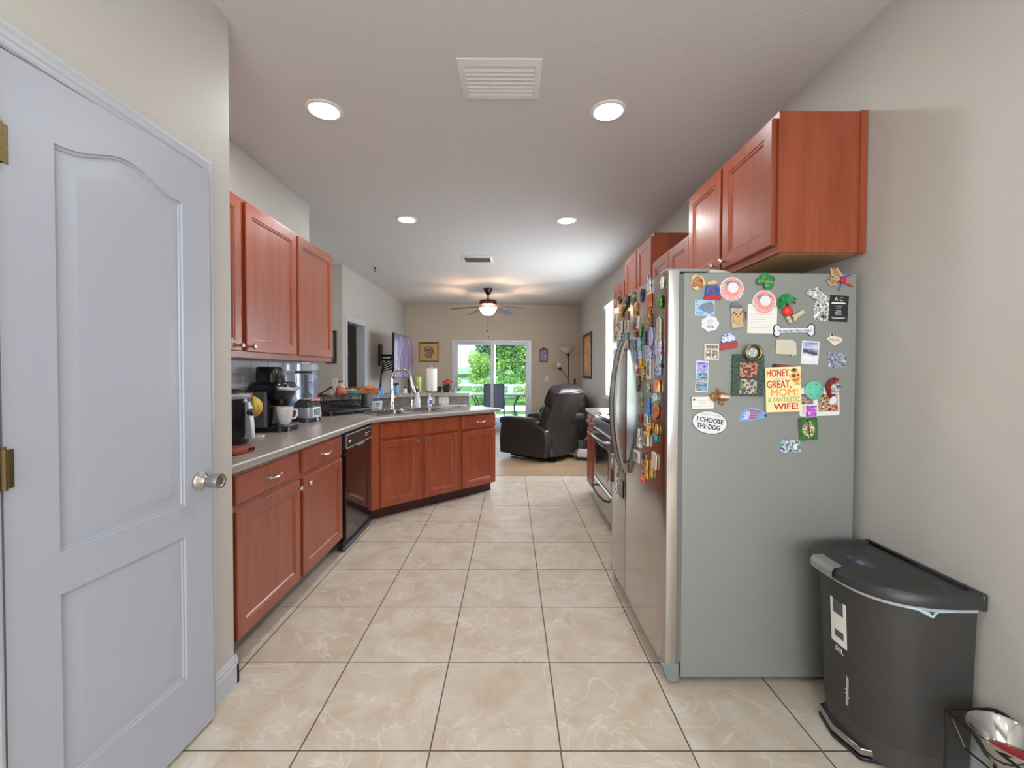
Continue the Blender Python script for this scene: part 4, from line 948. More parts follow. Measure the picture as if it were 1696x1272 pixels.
MB().box(-.018,.018,-.018,.018,0,.055).build('tin_body', mat('pale_blue_tin',(96,112,140),.3,vcol=(150,156,170),vs=60), t, bevel=.003)
t = thing('cutting_board', 'thin white board lying at the back of the counter near the bar end', 'cutting board', (-.67,5.015,CT1), 0)
MB().prism(rrect(.30,.13,.02), .0005, .009).build('board', WPL, t, bevel=.002)
t = thing('drying_mat', 'small grey mat with dark scissors lying on the counter right of the sink', 'mat', (-.56,4.87,CT1), math.radians(35))
MB().prism(rrect(.20,.11,.02), .0005, .004).build('mat_sheet', mat('grey_mat',(150,148,150),.7), t)
t = thing('scissors', 'dark scissors lying open on the small grey mat', 'scissors', (-.57,4.86,CT1+.0045), math.radians(20))
MB().box(-.002,.06,-.003,.003,0,.002).build('blade', STEEL, t); MB().tube([(p[0]-.018,p[1]+.012,.003) for p in arc((0,0,0),.013,0,330,10,'xy')], .0025, 6, closed=True).tube([(p[0]-.018,p[1]-.014,.003) for p in arc((0,0,0),.013,0,330,10,'xy')], .0025, 6, closed=True).build('grip', BLACK, t)

# ================================================================ LIVING ROOM
def picture(name, label, loc, rz, w, h, fw, fm, mm, im, iw, ih, cat='picture'):
    t = thing(name, label, cat, loc, rz)
    MB().loft([[(x,y,z) for x, z in ((-w/2+i,-h/2+i),(w/2-i,-h/2+i),(w/2-i,h/2-i),(-w/2+i,h/2-i))] for i, y in ((0,-.001),(0,-.02),(fw*.35,-.026),(fw,-.018),(fw,-.010))], False, False).build('frame', fm, t, smooth=0)
    MB().box(-w/2+fw*.9,w/2-fw*.9,-.011,-.002,-h/2+fw*.9,h/2-fw*.9).build('mount', mm, t, smooth=0)
    if im: MB().prism(rrect(iw,ih,min(iw,ih)*.35,6), -.0125,-.0112,'y').build('artwork', im, t, smooth=0)
    return t
GOLD = mat('gold_frame',(132,96,34),.35,.5)
picture('framed_picture', 'square gold-framed flower print on tan mount, left of the glass door', (-1.794,YF-.0005,1.738), 0, .43,.43,.03, GOLD, mat('tan_mount',(204,164,98),.6), pic([(60,66,52),(206,196,168),(120,44,40),(72,80,60),(170,160,130)], 22, 7), .22,.25)
t = picture('hanging_plaque', 'small purple plaque with a peaked top hanging right of the glass door', (.708,YF-.0005,1.665), 0, .17,.27,.014, mat('plaque_rim',(96,70,60),.5), pic([(120,104,150),(84,72,120),(180,170,196),(96,80,90)], 24, 8), None, 0, 0, 'plaque')
MB().prism([(-.085,.135),(.085,.135),(0,.185)], -.02,-.001,'y').build('peak', mat('plaque_rim'), t, smooth=0)
picture('framed_picture', 'tall dark-framed tan art print on the right wall before the corner', (XR-.001,8.33,1.625), -PI/2, .92,.87,.055, mat('dark_walnut_frame',(58,38,26),.35), mat('cream_mount',(206,150,98),.6,vcol=(176,116,70),vs=6), pic([(226,176,110),(196,130,74),(236,200,150)], 9, 9), .52,.62)
picture('framed_picture', 'narrow black-framed picture just past the end of the left upper cabinets', (-2.45,5.869,1.65), 0, .14,.44,.02, mat('black_frame',(26,26,28),.4), mat('grey_mount',(90,88,86),.6), None, 0, 0)
def television():
    t = thing('television', 'flat television on a wall arm showing a purple and blue picture', 'television', (-1.86,7.50,1.57), PI/2)
    MB().box(-.66,.66,.0,.035,-.365,.365).build('cabinet', BLACK, t, bevel=.006)
    MB().box(-.645,.645,-.0015,-.0002,-.345,.352).build('screen', pic([(90,104,160),(120,100,140),(84,64,100),(134,110,146),(140,140,170),(92,66,104)], 2.6, 11, (3,3,.6), .12, emit=.2), t, smooth=0)
    MB().box(-.2,.2,.035,.07,-.2,.2).build('back_housing', BLACK, t, bevel=.01)
    MB().box(-.10,.10,.072,.085,-.10,.14).tube([(0,.085,.02),(-.14,.21,.02),(.02,.40,.02)], .02, 8).tube([(0,.085,-.05),(-.14,.21,-.05),(.02,.40,-.05)], .02, 8).box(-.06,.1,.405,.438,-.16,.22).build('wall_arm', BLACK, t)
    c = MB()
    for k in range(5): c.tube([(-.10+.02*k,.08,.1-.05*k),(-.22+.03*k,.20,-.05-.04*k),(-.16+.01*k,.33,-.12-.03*k),(-.12,.37,-.30),(-.13+.005*k,.40,-.60-.1*k)], .011, 6)
    c.build('cable', BLACK, t)
television()
def floor_lamp():
    t = thing('floor_lamp', 'dark torchiere floor lamp with white bowl shade and small side reading light', 'floor lamp', (1.19,8.98,0))
    Dk = mat('lamp_bronze',(46,36,32),.35,.6); Sh = mat('frosted_shade',(224,216,204),.4,trans=.2)
    MB().lathe([(.14,0),(.145,.01),(.11,.025),(.03,.035),(.012,.05)], n=28).build('base', Dk, t)
    MB().cyl((0,0,.05), .011, 1.60, 12).lathe([(.014,1.64),(.028,1.655),(.034,1.68),(.03,1.70)], n=16).build('pole', Dk, t)
    MB().lathe([(.03,1.701),(.07,1.715),(.12,1.755),(.165,1.81),(.160,1.81),(.112,1.76),(.06,1.722)], n=32).build('bowl_shade', Sh, t)
    MB().tube([(0,0,1.16),(-.05,-.02,1.24),(-.13,-.04,1.33),(-.17,-.05,1.36)], .007, 8).lathe([(.012,1.35),(.035,1.36),(.036,1.40),(.02,1.41)], (-.18,-.05,0), 14).build('side_arm', Dk, t)
    MB().lathe([(.038,1.411),(.058,1.45),(.062,1.50),(.058,1.50),(.034,1.42)], (-.18,-.05,0), 20).build('side_shade', Sh, t)
floor_lamp()

def cushion(b, x0, x1, y0, y1, z0, z1, e=4, puff=.0):
    """superellipsoid block"""
    cx, cy, cz, rx, ry, rz = (x0+x1)/2, (y0+y1)/2, (z0+z1)/2, (x1-x0)/2, (y1-y0)/2, (z1-z0)/2
    sg = lambda v, p: math.copysign(abs(v)**p, v); n, m = 28, 14; p = 2/e
    rings = []
    for i in range(m+1):
        a = -PI/2+PI*(.01+.98*i/m); rings.append([(cx+rx*sg(math.cos(a),p)*sg(math.cos(2*PI*k/n),p), cy+ry*sg(math.cos(a),p)*sg(math.sin(2*PI*k/n),p), cz+rz*sg(math.sin(a),p)) for k in range(n)])
    return b.loft(rings)
def recliner():
    # local: front = -y, x to the sitter's left when seen from the front
    t = thing('recliner', 'dark brown leather recliner armchair seen from behind', 'armchair', (.47,6.70,0), math.radians(-129)); t.scale = (1.04,1.04,1.02)
    # arms
    for s in (-1,1):
        a = MB(); x0, x1 = (.25,.43) if s > 0 else (-.43,-.25)
        side = [(-.46,.07),(.36,.07),(.40,.30),(.36,.46),(.22,.53),(-.44,.53),(-.47,.30)]
        a.loft([[(x,y,z) for y, z in [(yy*k,.3+(zz-.3)*k) for yy, zz in side]] for x, k in ((x0,.96),(x0+.02,1),(x1-.02,1),(x1,.96))])
        ao = a.build('arm', LEATHER, t, smooth=40, bevel=.02, seg=3)
        cushion(MB(), x0-.015,x1+.02,-.50,.24,.48,.63,3.2).build('arm_pad', LEATHER, ao, smooth=60)
    cushion(MB(), -.25,.25,-.47,.20,.26,.50,4).build('seat', LEATHER, t, smooth=60)
    cushion(MB(), -.25,.25,-.52,-.42,.08,.44,4).build('footrest', LEATHER, t, smooth=60)
    MB().box(-.25,.25,-.42,.34,.07,.27).build('base', LEATHER, t, bevel=.01)
    T = Matrix.Translation((0,.20,.38)) @ Matrix.Rotation(math.radians(-24), 4, 'X')
    b = MB(T); cushion(b, -.36,.36,-.13,.10,-.04,.50,5); cushion(b, -.375,.375,-.17,.10,.40,.76,4); b.build('backrest', LEATHER, t, smooth=60)
    # draped back panel
    k = MB(); rings = []
    path = [(.470,.09,.330),(.452,.16,.332),(.430,.25,.335),(.412,.35,.338),(.405,.45,.342),(.425,.54,.346),(.462,.64,.350),(.502,.74,.354),(.540,.83,.358),(.578,.92,.362),(.604,.970,.366),(.612,.988,.366),(.606,1.0,.362),(.588,1.006,.354),(.560,1.006,.340)]
    for i, (yb, z, wd) in enumerate(path):
        s = i/14; row = []
        for j in range(17):
            u = -1+2*j/16; row.append((wd*u, yb-.085*abs(u)**6+.007*math.sin(9*u+5*s)*(1-s)+.005*math.sin(17*s+3*u), z+(-.02*abs(u)**4 if i > 11 else 0)))
        rings.append(row)
    vs = [p for r in rings for p in r]; n = len(vs); vs2 = vs+[(p[0],p[1]-.035,p[2]) for p in vs]; fs = []
    for i in range(14):
        for j in range(16):
            a = i*17+j; fs.append((a,a+1,a+18,a+17)); fs.append((n+a+17,n+a+18,n+a+1,n+a))
    for i in range(14): fs.append((i*17,i*17+17,n+i*17+17,n+i*17)); fs.append((i*17+16,n+i*17+16,n+i*17+33,i*17+33))
    for j in range(16): fs.append((j,n+j,n+j+1,j+1)); fs.append((238+j,239+j,n+239+j,n+238+j))
    k.add(vs2, fs); k.build('back_panel', LEATHER, t, smooth=60)
    f = MB()
    for s in (-1,1): f.tube([(s*.24,-.38,.02),(s*.24,.34,.02)], .018, 8).box(s*.24-.02,s*.24+.02,-.2,.2,.03,.075).tube([(s*.24,.34,.012),(s*.24,.42,.012)], .012, 8)
    f.tube([(-.24,0,.04),(.24,0,.04)], .014, 8).build('metal_base', BLACK, t)
recliner()
def sofa():
    t = thing('sofa', 'black leather sofa along the right wall behind the recliner', 'sofa', (1.0,8.12,0), -PI/2)
    MB().box(-.58,.58,-.40,.38,.05,.30).build('base', LEATHER, t, bevel=.02)
    for s in (-1,1):
        b = MB(); cushion(b, -.28+s*.29,.28+s*.29,-.42,.18,.28,.48,4); b.build('seat_cushion', LEATHER, t, smooth=60)
        b = MB(); cushion(b, -.285+s*.29,.285+s*.29,.10,.40,.40,.92,3.5); b.build('back_cushion', LEATHER, t, smooth=60)
    for s in (-1,1):
        b = MB(); x = s*.68; cushion(b, x-.11,x+.11,-.45,.40,.05,.64,4.5); b.build('arm', LEATHER, t, smooth=60)
    b = MB()
    for x in (-.55,.55):
        for y in (-.33,.33): b.cyl((x,y,0), .02, .055, 8)
    b.build('foot', BLACK, t)
sofa()
def carpet_cleaner():
    t = thing('spot_cleaner', 'small white and grey spot carpet cleaner with clear tank beside the recliner', 'carpet cleaner', (1.12,6.44,0), math.radians(-20))
    MB().prism(rrect(.30,.18,.05), .012, .05).build('base', mat('charcoal_base',(50,50,54),.4), t, bevel=.006)
    MB().loft([[(x,y,z) for x, y in rrect(.24*s,.15*s,.04,5)] for z, s in ((.05,1.05),(.12,1.05),(.17,.8))]).build('body', mat('cleaner_white',(206,202,202),.35), t, smooth=50)
    MB().prism(rrect(.10,.12,.03,5,-.065,0), .172, .285).build('water_tank', mat('smoky_green_tank',(80,100,96),.08,trans=.5), t, bevel=.006)
    MB().prism(rrect(.09,.12,.03,5,.07,0), .172, .25).build('dirty_tank', mat('smoky_tank',(90,94,100),.08,trans=.5), t, bevel=.006)
    MB().box(-.02,.01,-.06,.06,.17,.31).build('handle', mat('charcoal_base'), t, bevel=.006)
    MB().tube([(.0,0,.30),(.06,-.05,.37),(.16,-.10,.42),(.26,-.16,.43),(.34,-.20,.36),(.34,-.20,.02)], .016, 10).build('hose', mat('beige_hose',(196,176,144),.5,bump=1,bs=160), t)
carpet_cleaner()
t = thing('orange_toy', 'small orange and yellow toy on the floor behind the carpet cleaner', 'toy', (1.31,7.02,0))
MB().ball((0,0,.04), (.07,.05,.04), 14).ball((.06,0,.075), .03, 12).build('body', mat('orange_plush',(206,138,60),.8,vcol=(226,190,90),vs=30), t)

t = thing('leaning_stick', 'narrow black stick leaning in the corner right of the floor lamp', 'stick', (1.34,9.20,0))
MB().tube([(0,-.05,.004),(.03,.06,1.10)], [.012,.016], 8).build('shaft', BLACK, t); MB().tube([(.03,.06,1.10),(.032,.065,1.17)], [.022,.022], 8).build('grip', BLACK, t)

# ================================================================ MAGNETS ON THE FRIDGE
SIDE = FY0-.0003
def sm(name, label, x, z, tilt=0, cat='magnet', off=0, group='magnets on the fridge side'):
    return thing(name, label, cat, (x,SIDE-off,z), 0, group, math.radians(tilt))
def plate(poly, t, m, parent, y0=0, name='body', bevel=0, smooth=40):
    return MB().prism(poly, y0-t, y0-.0002, 'y').build(name, m, parent, bevel=bevel, smooth=smooth)
def blobpoly(w, h, seed, n=22, amp=.16):
    r = random.Random(seed); ph = [r.uniform(0,6.28) for _ in range(4)]; o = []
    for k in range(n):
        a = 2*PI*k/n; q = 1+amp*(math.sin(3*a+ph[0])*.5+math.sin(5*a+ph[1])*.4+math.sin(7*a+ph[2])*.25)-amp*.6; o.append((w/2*q*math.cos(a), h/2*q*math.sin(a)))
    return o
INK = mat('dark_ink', (44,40,60), .5); PAPER = mat('white_paper', (232,230,222), .7); CARD = mat('glossy_white_card', (226,228,232), .3)

t = sm('lion_magnet', 'cream and brown carved lion-like magnet, top left corner of the fridge side', .776,1.699)
plate(blobpoly(.066,.068,3), .006, mat('cream_wood',(214,190,140),.6), t); MB().ball((.0,-.006,.004), (.022,.006,.02), 14).ball((-.014,-.006,-.010), (.012,.005,.010), 10).ball((.012,-.006,-.012), (.012,.005,.012), 10).build('relief', mat('red_brown_relief',(146,74,50),.5,vcol=(190,140,90),vs=90), t)
t = sm('snow_globe_magnet', 'blue dome magnet with red base and small orange figure on top', .837,1.662)
plate([(-.030,-.022),(.030,-.022),(.030,0),(.024,.020),(.012,.030),(-.012,.030),(-.024,.020),(-.030,0)], .010, mat('cobalt_dome',(52,70,150),.3,vcol=(80,100,170),vs=60), t)
plate([(-.034,-.036),(.034,-.034),(.034,-.022),(-.034,-.024)], .014, mat('bright_red',(200,36,44),.35), t, name='base'); MB().ball((.004,-.008,.036), (.016,.006,.010), 10).ball((-.012,-.006,.032), (.010,.006,.010), 10).build('figure', mat('pale_orange',(232,184,120),.5), t); plate(circ(.010,16), .0018, mat('rust',(140,70,70),.5), t, y0=-.0102, name='emblem')
CORAL = mat('coral_print', (233,152,142), .3); GB = mat('slate_blue_print', (122,140,158), .35)
for X_, Z_, lb, off, tl in ((.921,1.672,'round coral and white badge magnet, the free-standing one on the left',0,4), (1.056,1.617,'round coral and white badge magnet holding up the white note under the shamrock',.0022,-2)):
    t = sm('badge_magnet', lb, X_, Z_, tl, off=off)
    plate(circ(.0495,40), .0014, CARD, t); plate(circ(.0455,40), .0006, CORAL, t, y0=-.0014, name='coral_disc'); plate(circ(.022,30,.004,.006), .0006, CARD, t, y0=-.0021, name='centre_disc'); plate(circ(.030,30,0,.020,.012), .0003, GB, t, y0=-.0021, name='blue_band')
    s = MB()
    for k in range(15):
        a = math.radians(150+k*15); s.box(0,.0001,0,.0001,0,.0001) if False else None
        c_, s_ = math.cos(a), math.sin(a); s.prism([(c_*.033-s_*.0016,s_*.033+c_*.0016),(c_*.042-s_*.0016,s_*.042+c_*.0016),(c_*.042+s_*.0016,s_*.042-c_*.0016),(c_*.033+s_*.0016,s_*.033-c_*.0016)], -.0024,-.0021,'y')
    s.build('white_marks', CARD, t, smooth=0)
t = sm('ship_magnet', 'blue picture magnet of a grey ship at sea on the upper left', .808,1.593, 1)
plate(rrect(.081,.065,.002,2), .003, CARD, t); plate(rrect(.077,.061,.001,2), .0005, pic([(120,170,214),(170,206,232),(90,140,190)], 22, 21, (1,1,3), mode='noise'), t, y0=-.003, name='picture')
plate([(-.030,0),(-.012,.016),(.010,.022),(.038,.018),(.038,-.016),(.014,-.022),(-.012,-.012)], .0006, mat('ship_grey',(98,116,138),.4,vcol=(136,150,166),vs=80,stretch=(1,1,4)), t, y0=-.0036, name='ship')
t = sm('paw_magnet', 'white paw-shaped magnet with small script lettering under the ship picture', .830,1.527)
pw = []
for k in range(48):
    a = 2*PI*k/48+.3; pw.append(((.032+.0055*abs(math.cos(3.5*a)))*math.cos(a)*1.02, (.030+.0055*abs(math.cos(3.5*a)))*math.sin(a)*.96))
plate(pw, .005, CARD, t, bevel=.001); text('love', .016, INK, t, (.002,-.0056,-.012)); plate(circ(.014,20,0,.008,.011), .0003, mat('pale_grey_print',(206,208,212),.4), t, y0=-.0052, name='pad_mark')
t = sm('stein_magnet', 'beer-stein magnet with a bear face and grey tilted lid', .942,1.560, -3)
plate([(-.026,-.050),(.024,-.050),(.020,.030),(-.024,.034)], .010, mat('stein_beige',(206,196,176),.45,vcol=(176,160,130),vs=40), t, bevel=.001)
plate(circ(.021,24,0,-.008,.028), .004, mat('stein_tan',(206,166,112),.45), t, y0=-.0102, name='tan_face'); s = MB()
for x, z in ((-.009,.006),(.009,.006),(0,-.006),(-.016,.014),(.016,.014)): s.ball((x,-.0148,z), (.003,.002,.003), 8)
s.build('dark_marks', mat('dark_brown_mark',(60,44,34),.5), t)
plate([(-.026,.036),(-.022,.054),(-.006,.060),(.014,.044),(.024,.036),(.0,.036)], .012, mat('pewter',(132,136,148),.3,.6), t, name='pewter_lid')
MB().tube([(.023,-.005,.022),(.038,-.005,.014),(.038,-.005,-.012),(.024,-.005,-.022)], .003, 6).build('handle', mat('pewter'), t)
CL = mat('shamrock_green', (34,112,62), .25, vcol=(60,140,84), vs=50)
t = sm('shamrock_magnet', 'glossy green shamrock magnet with gold script, above the coral badge', 1.058,1.700, -8, off=.0045)
s = MB()
for a in (90,18,162,306): s.ball((.021*math.cos(math.radians(a)),-.006,.020*math.sin(math.radians(a))+.002), (.019,.006,.017), 14)
s.ball((0,-.005,-.010), (.010,.005,.022), 10).build('leaf_body', CL, t); text('Ireland', .017, mat('gold_ink',(224,196,110),.3,.4), t, (0,-.0135,0), (PI/2,math.radians(14),0))
t = sm('paper_note', 'plain white note with faint typed lines under the coral badge', 1.050,1.548, 1, 'note', group=None)
plate(rrect(.123,.121,.001,1), .0008, PAPER, t); s = MB(); random.seed(2)
for k in range(7): w_ = random.uniform(.06,.1); s.box(-.05,-.05+w_,-.0011,-.00085,.018-k*.011,.0192-k*.011)
s.build('typed_line', mat('grey_text',(186,184,180),.7), t, smooth=0)
t = sm('palm_tree_magnet', 'green palm tree magnet with a red ball and driftwood pieces', 1.160,1.585, 0)
s = MB(); random.seed(6)
for k in range(11):
    a = math.radians(10+k*20); r = .038+.008*(k % 2); s.tube([(-.012,-.006,.030),(-.012+r*.55*math.cos(a),-.012,.030+r*.55*math.sin(a)+.008),(-.012+r*math.cos(a),-.007,.030+r*math.sin(a)-.010)], [.004,.009,.0015], 5)
s.build('fronds', mat('palm_green',(30,150,84),.5,vcol=(20,110,60),vs=60), t); MB().tube([(-.012,-.006,.030),(.004,-.006,.0),(.018,-.006,-.022)], .004, 6).build('trunk', mat('dark_trunk',(60,50,40),.6), t)
MB().ball((-.012,-.014,-.006), (.021,.014,.020), 18).build('red_ball', mat('tomato_red',(226,58,44),.35), t); MB().ball((-.006,-.008,-.034), (.010,.008,.010), 10).ball((.002,-.008,-.048), (.009,.008,.009), 10).tube([(.012,-.008,-.02),(.024,-.008,-.03),(.020,-.008,-.046)], [.008,.010,.006], 8).build('shells', mat('shell_beige',(206,190,160),.6), t)
s = MB(Matrix.Translation((.042,-.006,-.016)) @ Matrix.Rotation(math.radians(-35),4,'Y')); s.box(-.020,.020,-.004,.002,-.008,.008).build('wooden_tag', mat('shell_beige'), t)
def bone(w, h, g=0):
    r = h*.29; o = []
    for a0, a1, sy in ((180,405,-1),(-45,180,1)):
        for k in range(12):
            a = math.radians(a0+(a1-a0)*k/11); o.append((w/2-r+(r+g)*math.cos(a), sy*(h/2-r)+(r+g)*math.sin(a)))
    return o+[(-x,-y) for x, y in o]
t = sm('bone_magnet', 'white dog-bone magnet with black outline and blue lettering', 1.184,1.500, -1)
plate(bone(.173,.050,.002), .0016, INK, t, name='black_outline'); plate(bone(.169,.046,-.0005), .0008, CARD, t, y0=-.0016, name='body'); text('My dog digs Hilton Head', .0155, mat('navy_ink',(60,64,120),.5), t, (0,-.0028,-.001), fit=.138)
t = sm('butterfly_magnet', 'woven straw butterfly magnet with red bead and purple ribbon, top right', 1.372,1.712, 0)
for nm, pts in (('upper_wing',[(-.004,0),(-.036,.020),(-.040,.046),(-.018,.048),(.004,.014)]), ('lower_wing',[(-.010,-.004),(-.044,.008),(-.056,-.004),(-.040,-.024),(-.014,-.020)])):
    w_ = plate([(x,z) for x, z in pts], .003, mat('straw_brown',(170,120,66),.8), t, name=nm); MB().tube([(x,-.005,z) for x, z in pts], .0045, 7, closed=True).build('woven_rim', mat('straw_white',(222,206,178),.8,bump=1,bs=300), w_)
MB().ball((.006,-.010,-.004), (.012,.009,.012), 14).build('bead', mat('magenta_red',(190,24,70),.3), t); MB().tube([(.012,-.006,-.004),(.034,-.006,-.016),(.052,-.006,-.026)], [.006,.008,.005], 8).build('tail', mat('twisted_pink',(206,130,110),.6,vcol=(170,60,90),vs=120), t)
MB().tube([(.004,-.006,-.012),(.0,-.006,-.03),(-.008,-.006,-.048)], .0022, 6).tube([(.010,-.008,.004),(.026,-.008,.016),(.040,-.008,.018)], .003, 6).build('ribbon', mat('purple_ribbon',(110,60,160),.6), t)
BWP = pic([(30,30,32),(230,230,230),(90,90,92),(245,245,245)], 60, 31)
t = sm('skyline_magnet', 'black and white city skyline magnet overlapping the black and white photo', 1.278,1.648, 28, off=.0020)
plate([(-.048,-.020),(.048,-.022),(.040,.006),(.020,.020),(.004,.026),(-.010,.018),(-.020,.028),(-.032,.012),(-.046,.004)], .006, pic([(40,40,44),(226,226,230),(130,130,134),(250,250,250)], 70, 32), t, bevel=.001)
t = sm('photo_print', 'narrow black and white photo strip beside the dark announcement card', 1.300,1.592, 2, 'photo')
plate(rrect(.065,.102,.001,1), .0012, BWP, t, name='body')
t = sm('announcement_card', 'black announcement card with white monogram letters, upper right', 1.369,1.592, 3, 'card', off=.0001)
plate(rrect(.080,.110,.001,1), .0012, mat('black_card',(40,39,41),.4), t); WT = mat('white_ink',(230,230,230),.5)
text('A C', .022, WT, t, (-.002,-.0016,.038)); MB().box(-.031,.027,-.0016,-.0013,.019,.025).build('heading', WT, t, smooth=0)
s = MB()
for z, w_ in ((.010,.03),(.002,.02),(-.010,.022),(-.018,.028),(-.024,.026),(-.038,.06),(-.042,.05)): s.box(-w_/2,w_/2,-.0016,-.0013,z-.0009,z+.0009)
s.build('small_print', WT, t, smooth=0)
t = sm('cap_magnet', 'blue and white cap-shaped magnet with a dull red brim', .905,1.452, -12)
plate([(-.028,.0),(.032,-.002),(.030,.020),(.014,.034),(-.010,.034),(-.026,.018)], .008, pic([(50,60,180),(226,230,244),(80,90,200)], 45, 33), t, bevel=.001); plate([(-.040,-.030),(.034,-.030),(.040,-.006),(-.036,-.002)], .010, mat('dull_red',(176,70,70),.4,bump=.5,bs=200), t, name='brim', bevel=.002)
t = sm('panel_magnet', 'small cream magnet with two framed figures and dark lettering on top', .838,1.410, 1)
plate(rrect(.062,.068,.002,2), .005, mat('cream_panel',(214,206,192),.5), t, bevel=.0008)
for x in (-.014,.014): plate([(x-.011,-.028),(x+.011,-.028),(x+.011,.008),(x-.011,.008)], .0005, pic([(200,180,150),(90,80,80),(230,226,220)], 70, 34+int(x*1000)), t, y0=-.005, name='inset')
s = MB()
for k in range(4): s.box(-.024+k*.0125,-.0135+k*.0125,-.0056,-.005,.014,.026)
s.build('dark_letters', mat('brown_ink',(120,108,100),.5), t, smooth=0)
t = sm('round_brass_magnet', 'deep round brass rim magnet with a white face above the green photo frame', .996,1.406, 0, off=.012)
MB().lathe([(.030,-.001),(.032,-.022),(.034,-.030),(.030,-.032),(.026,-.030),(.025,-.012),(.001,-.012)], n=32, ax='y').build('rim', mat('antique_brass',(140,122,84),.3,.9), t); MB().lathe([(.019,-.0122),(.020,-.018),(.016,-.0195),(.001,-.020)], n=24, ax='y').build('face', pic([(226,230,226),(150,170,166),(200,206,204)], 90, 36), t)
t = sm('magnetic_frame', 'dark green patterned magnetic photo frame with two snapshots', .989,1.312, 1, 'photo frame')
fr_ = [];  n_ = 14
for (ax, ay), (bx_, by) in zip([(-.066,-.087),(.066,-.087),(.066,.087),(-.066,.087)], [(.066,-.087),(.066,.087),(-.066,.087),(-.066,-.087)]):
    for k in range(n_):
        s_ = k/n_; x, z = ax+(bx_-ax)*s_, ay+(by-ay)*s_; e = .0018*math.sin(s_*n_*PI*.9); fr_.append((x+(e if abs(x) > .06 else 0), z+(e if abs(z) > .08 else 0)))
plate(fr_, .010, mat('dark_green_pattern',(36,50,46),.4,vcol=(74,100,84),vs=110), t, bevel=.001)
plate(rrect(.072,.060,.002,1,.0,.022), .0008, pic([(226,120,110),(70,40,44),(200,150,120),(110,60,64)], 34, 37), t, y0=-.010, name='top_photo'); plate(rrect(.072,.062,.002,1,.0,-.048), .0008, pic([(60,90,50),(220,190,180),(50,60,90),(110,150,70)], 44, 38), t, y0=-.010, name='bottom_photo')
t = sm('towel_magnet', 'cream folded-towel-shaped magnet on the upper right', 1.150,1.426, 2)
CT = mat('cream_cloth',(216,210,190),.8,bump=.6,bs=250); plate(rrect(.072,.062,.006,3,-.008,.004), .008, CT, t, bevel=.002); plate([(.022,-.034),(.042,-.026),(.036,.028),(.018,.030)], .011, CT, t, name='folded_flap', bevel=.002)
t = sm('winter_magnet', 'white-bordered winter landscape picture magnet with a lilac sky', 1.252,1.407, 3)
plate(rrect(.073,.097,.001,1), .002, CARD, t); plate(rrect(.062,.082,.001,1,0,.002), .0005, pic([(226,228,240),(236,238,246),(60,64,90),(206,210,232),(140,138,196)], 28, 39, (1,1,2), mode='grad'), t, y0=-.002, name='picture')
t = sm('diamond_sign_magnet', 'cream diamond-shaped sign magnet near the right edge', 1.351,1.461, 2)
plate([(-.034,.004),(-.018,.014),(-.018,.026),(-.004,.026),(-.004,.016),(.030,.010),(.034,-.004),(.002,-.026)], .005, mat('cream_sign',(222,216,200),.4), t, bevel=.0008); text('WELCOME', .0085, mat('red_ink',(150,60,60),.5), t, (0,-.0056,-.001)); plate(circ(.005,10,-.011,.021), .0004, INK, t, y0=-.005, name='top_mark')
t = sm('map_magnet', 'grey-blue patterned rectangular magnet near the right edge', 1.363,1.377, 2)
plate(rrect(.077,.063,.002,1), .003, pic([(60,62,92),(170,172,190),(96,98,130),(206,206,216)], 55, 40), t, name='body')
t = sm('strip_magnet', 'tall narrow beach photo strip magnet on the left', .799,1.306, 2)
plate(rrect(.052,.132,.002,1), .003, CARD, t); 
for z, cs, sd in ((.042,[(90,80,180),(190,180,220),(120,110,200)],41), (0,[(60,120,80),(150,190,220),(120,90,80)],42), (-.042,[(90,90,70),(120,170,220),(190,120,100)],43)): plate(rrect(.046,.040,.001,1,0,z), .0005, pic(cs, 38, sd, (1,1,2)), t, y0=-.003, name='photo')
t = sm('greeting_card', 'yellow greeting card with large coloured words, centre of the fridge side', 1.135,1.253, -2, 'card', off=.0105, group=None)
plate(rrect(.148,.187,.001,1), .002, mat('pale_yellow_card',(242,228,170),.6), t); plate(rrect(.146,.185,.001,1,.001,-.001), .001, CARD, t, y0=.002, name='back_leaf')
RW = mat('raspberry_ink',(206,40,72),.5); OR = mat('orange_ink',(238,150,60),.5); GR = mat('sage_ink',(170,190,130),.5); RD = mat('brick_ink',(196,50,48),.5)
for s_, sz, m_, x, z, sx in (('HONEY,',.042,RW,-.020,.068,.098), ('GREAT,',.043,RD,-.018,.021,.102), ('MOM!',.042,OR,.004,-.014,.112), ('& FANTASTIC',.029,GR,.002,-.043,.134), ('WIFE!',.036,RW,.010,-.072,.102)): text(s_, sz, m_, t, (x,-.0026,z), fit=sx, bold=0 if s_ == 'MOM!' else .0006)
text("you're a", .016, mat('pale_blue_ink',(150,190,206),.5), t, (-.012,-.0026,.045))
f_ = plate(circ(.021,28,.052,.052,.026), .0008, mat('smiley_orange',(244,180,96),.5), t, y0=-.002, name='smiling_face'); s = MB().prism(circ(.0075,14,.044,.056), -.0034,-.0029,'y').prism(circ(.0045,10,.061,.058), -.0034,-.0029,'y').build('eye', mat('olive_eye',(90,84,50),.5), f_, smooth=0)
MB().tube([(.040,-.003,.042),(.048,-.003,.036),(.058,-.003,.038),(.064,-.003,.044)], .0022, 6).build('mouth', RD, f_); plate([(.030,.078),(.044,.088),(.060,.082),(.052,.074),(.040,.074)], .0008, mat('olive_eye'), f_, y0=-.002, name='hair_tuft'); plate([(.046,.020),(.058,.030),(.072,.022),(.066,.016)], .0008, mat('leaf_ink',(160,200,90),.5), t, y0=-.002, name='green_leaf')
t = sm('dark_card', 'black card peeking out from behind the yellow greeting card', 1.140,1.300, 5, 'card')
plate(rrect(.100,.112,.001,1), .0015, mat('black_card'), t); s = MB()
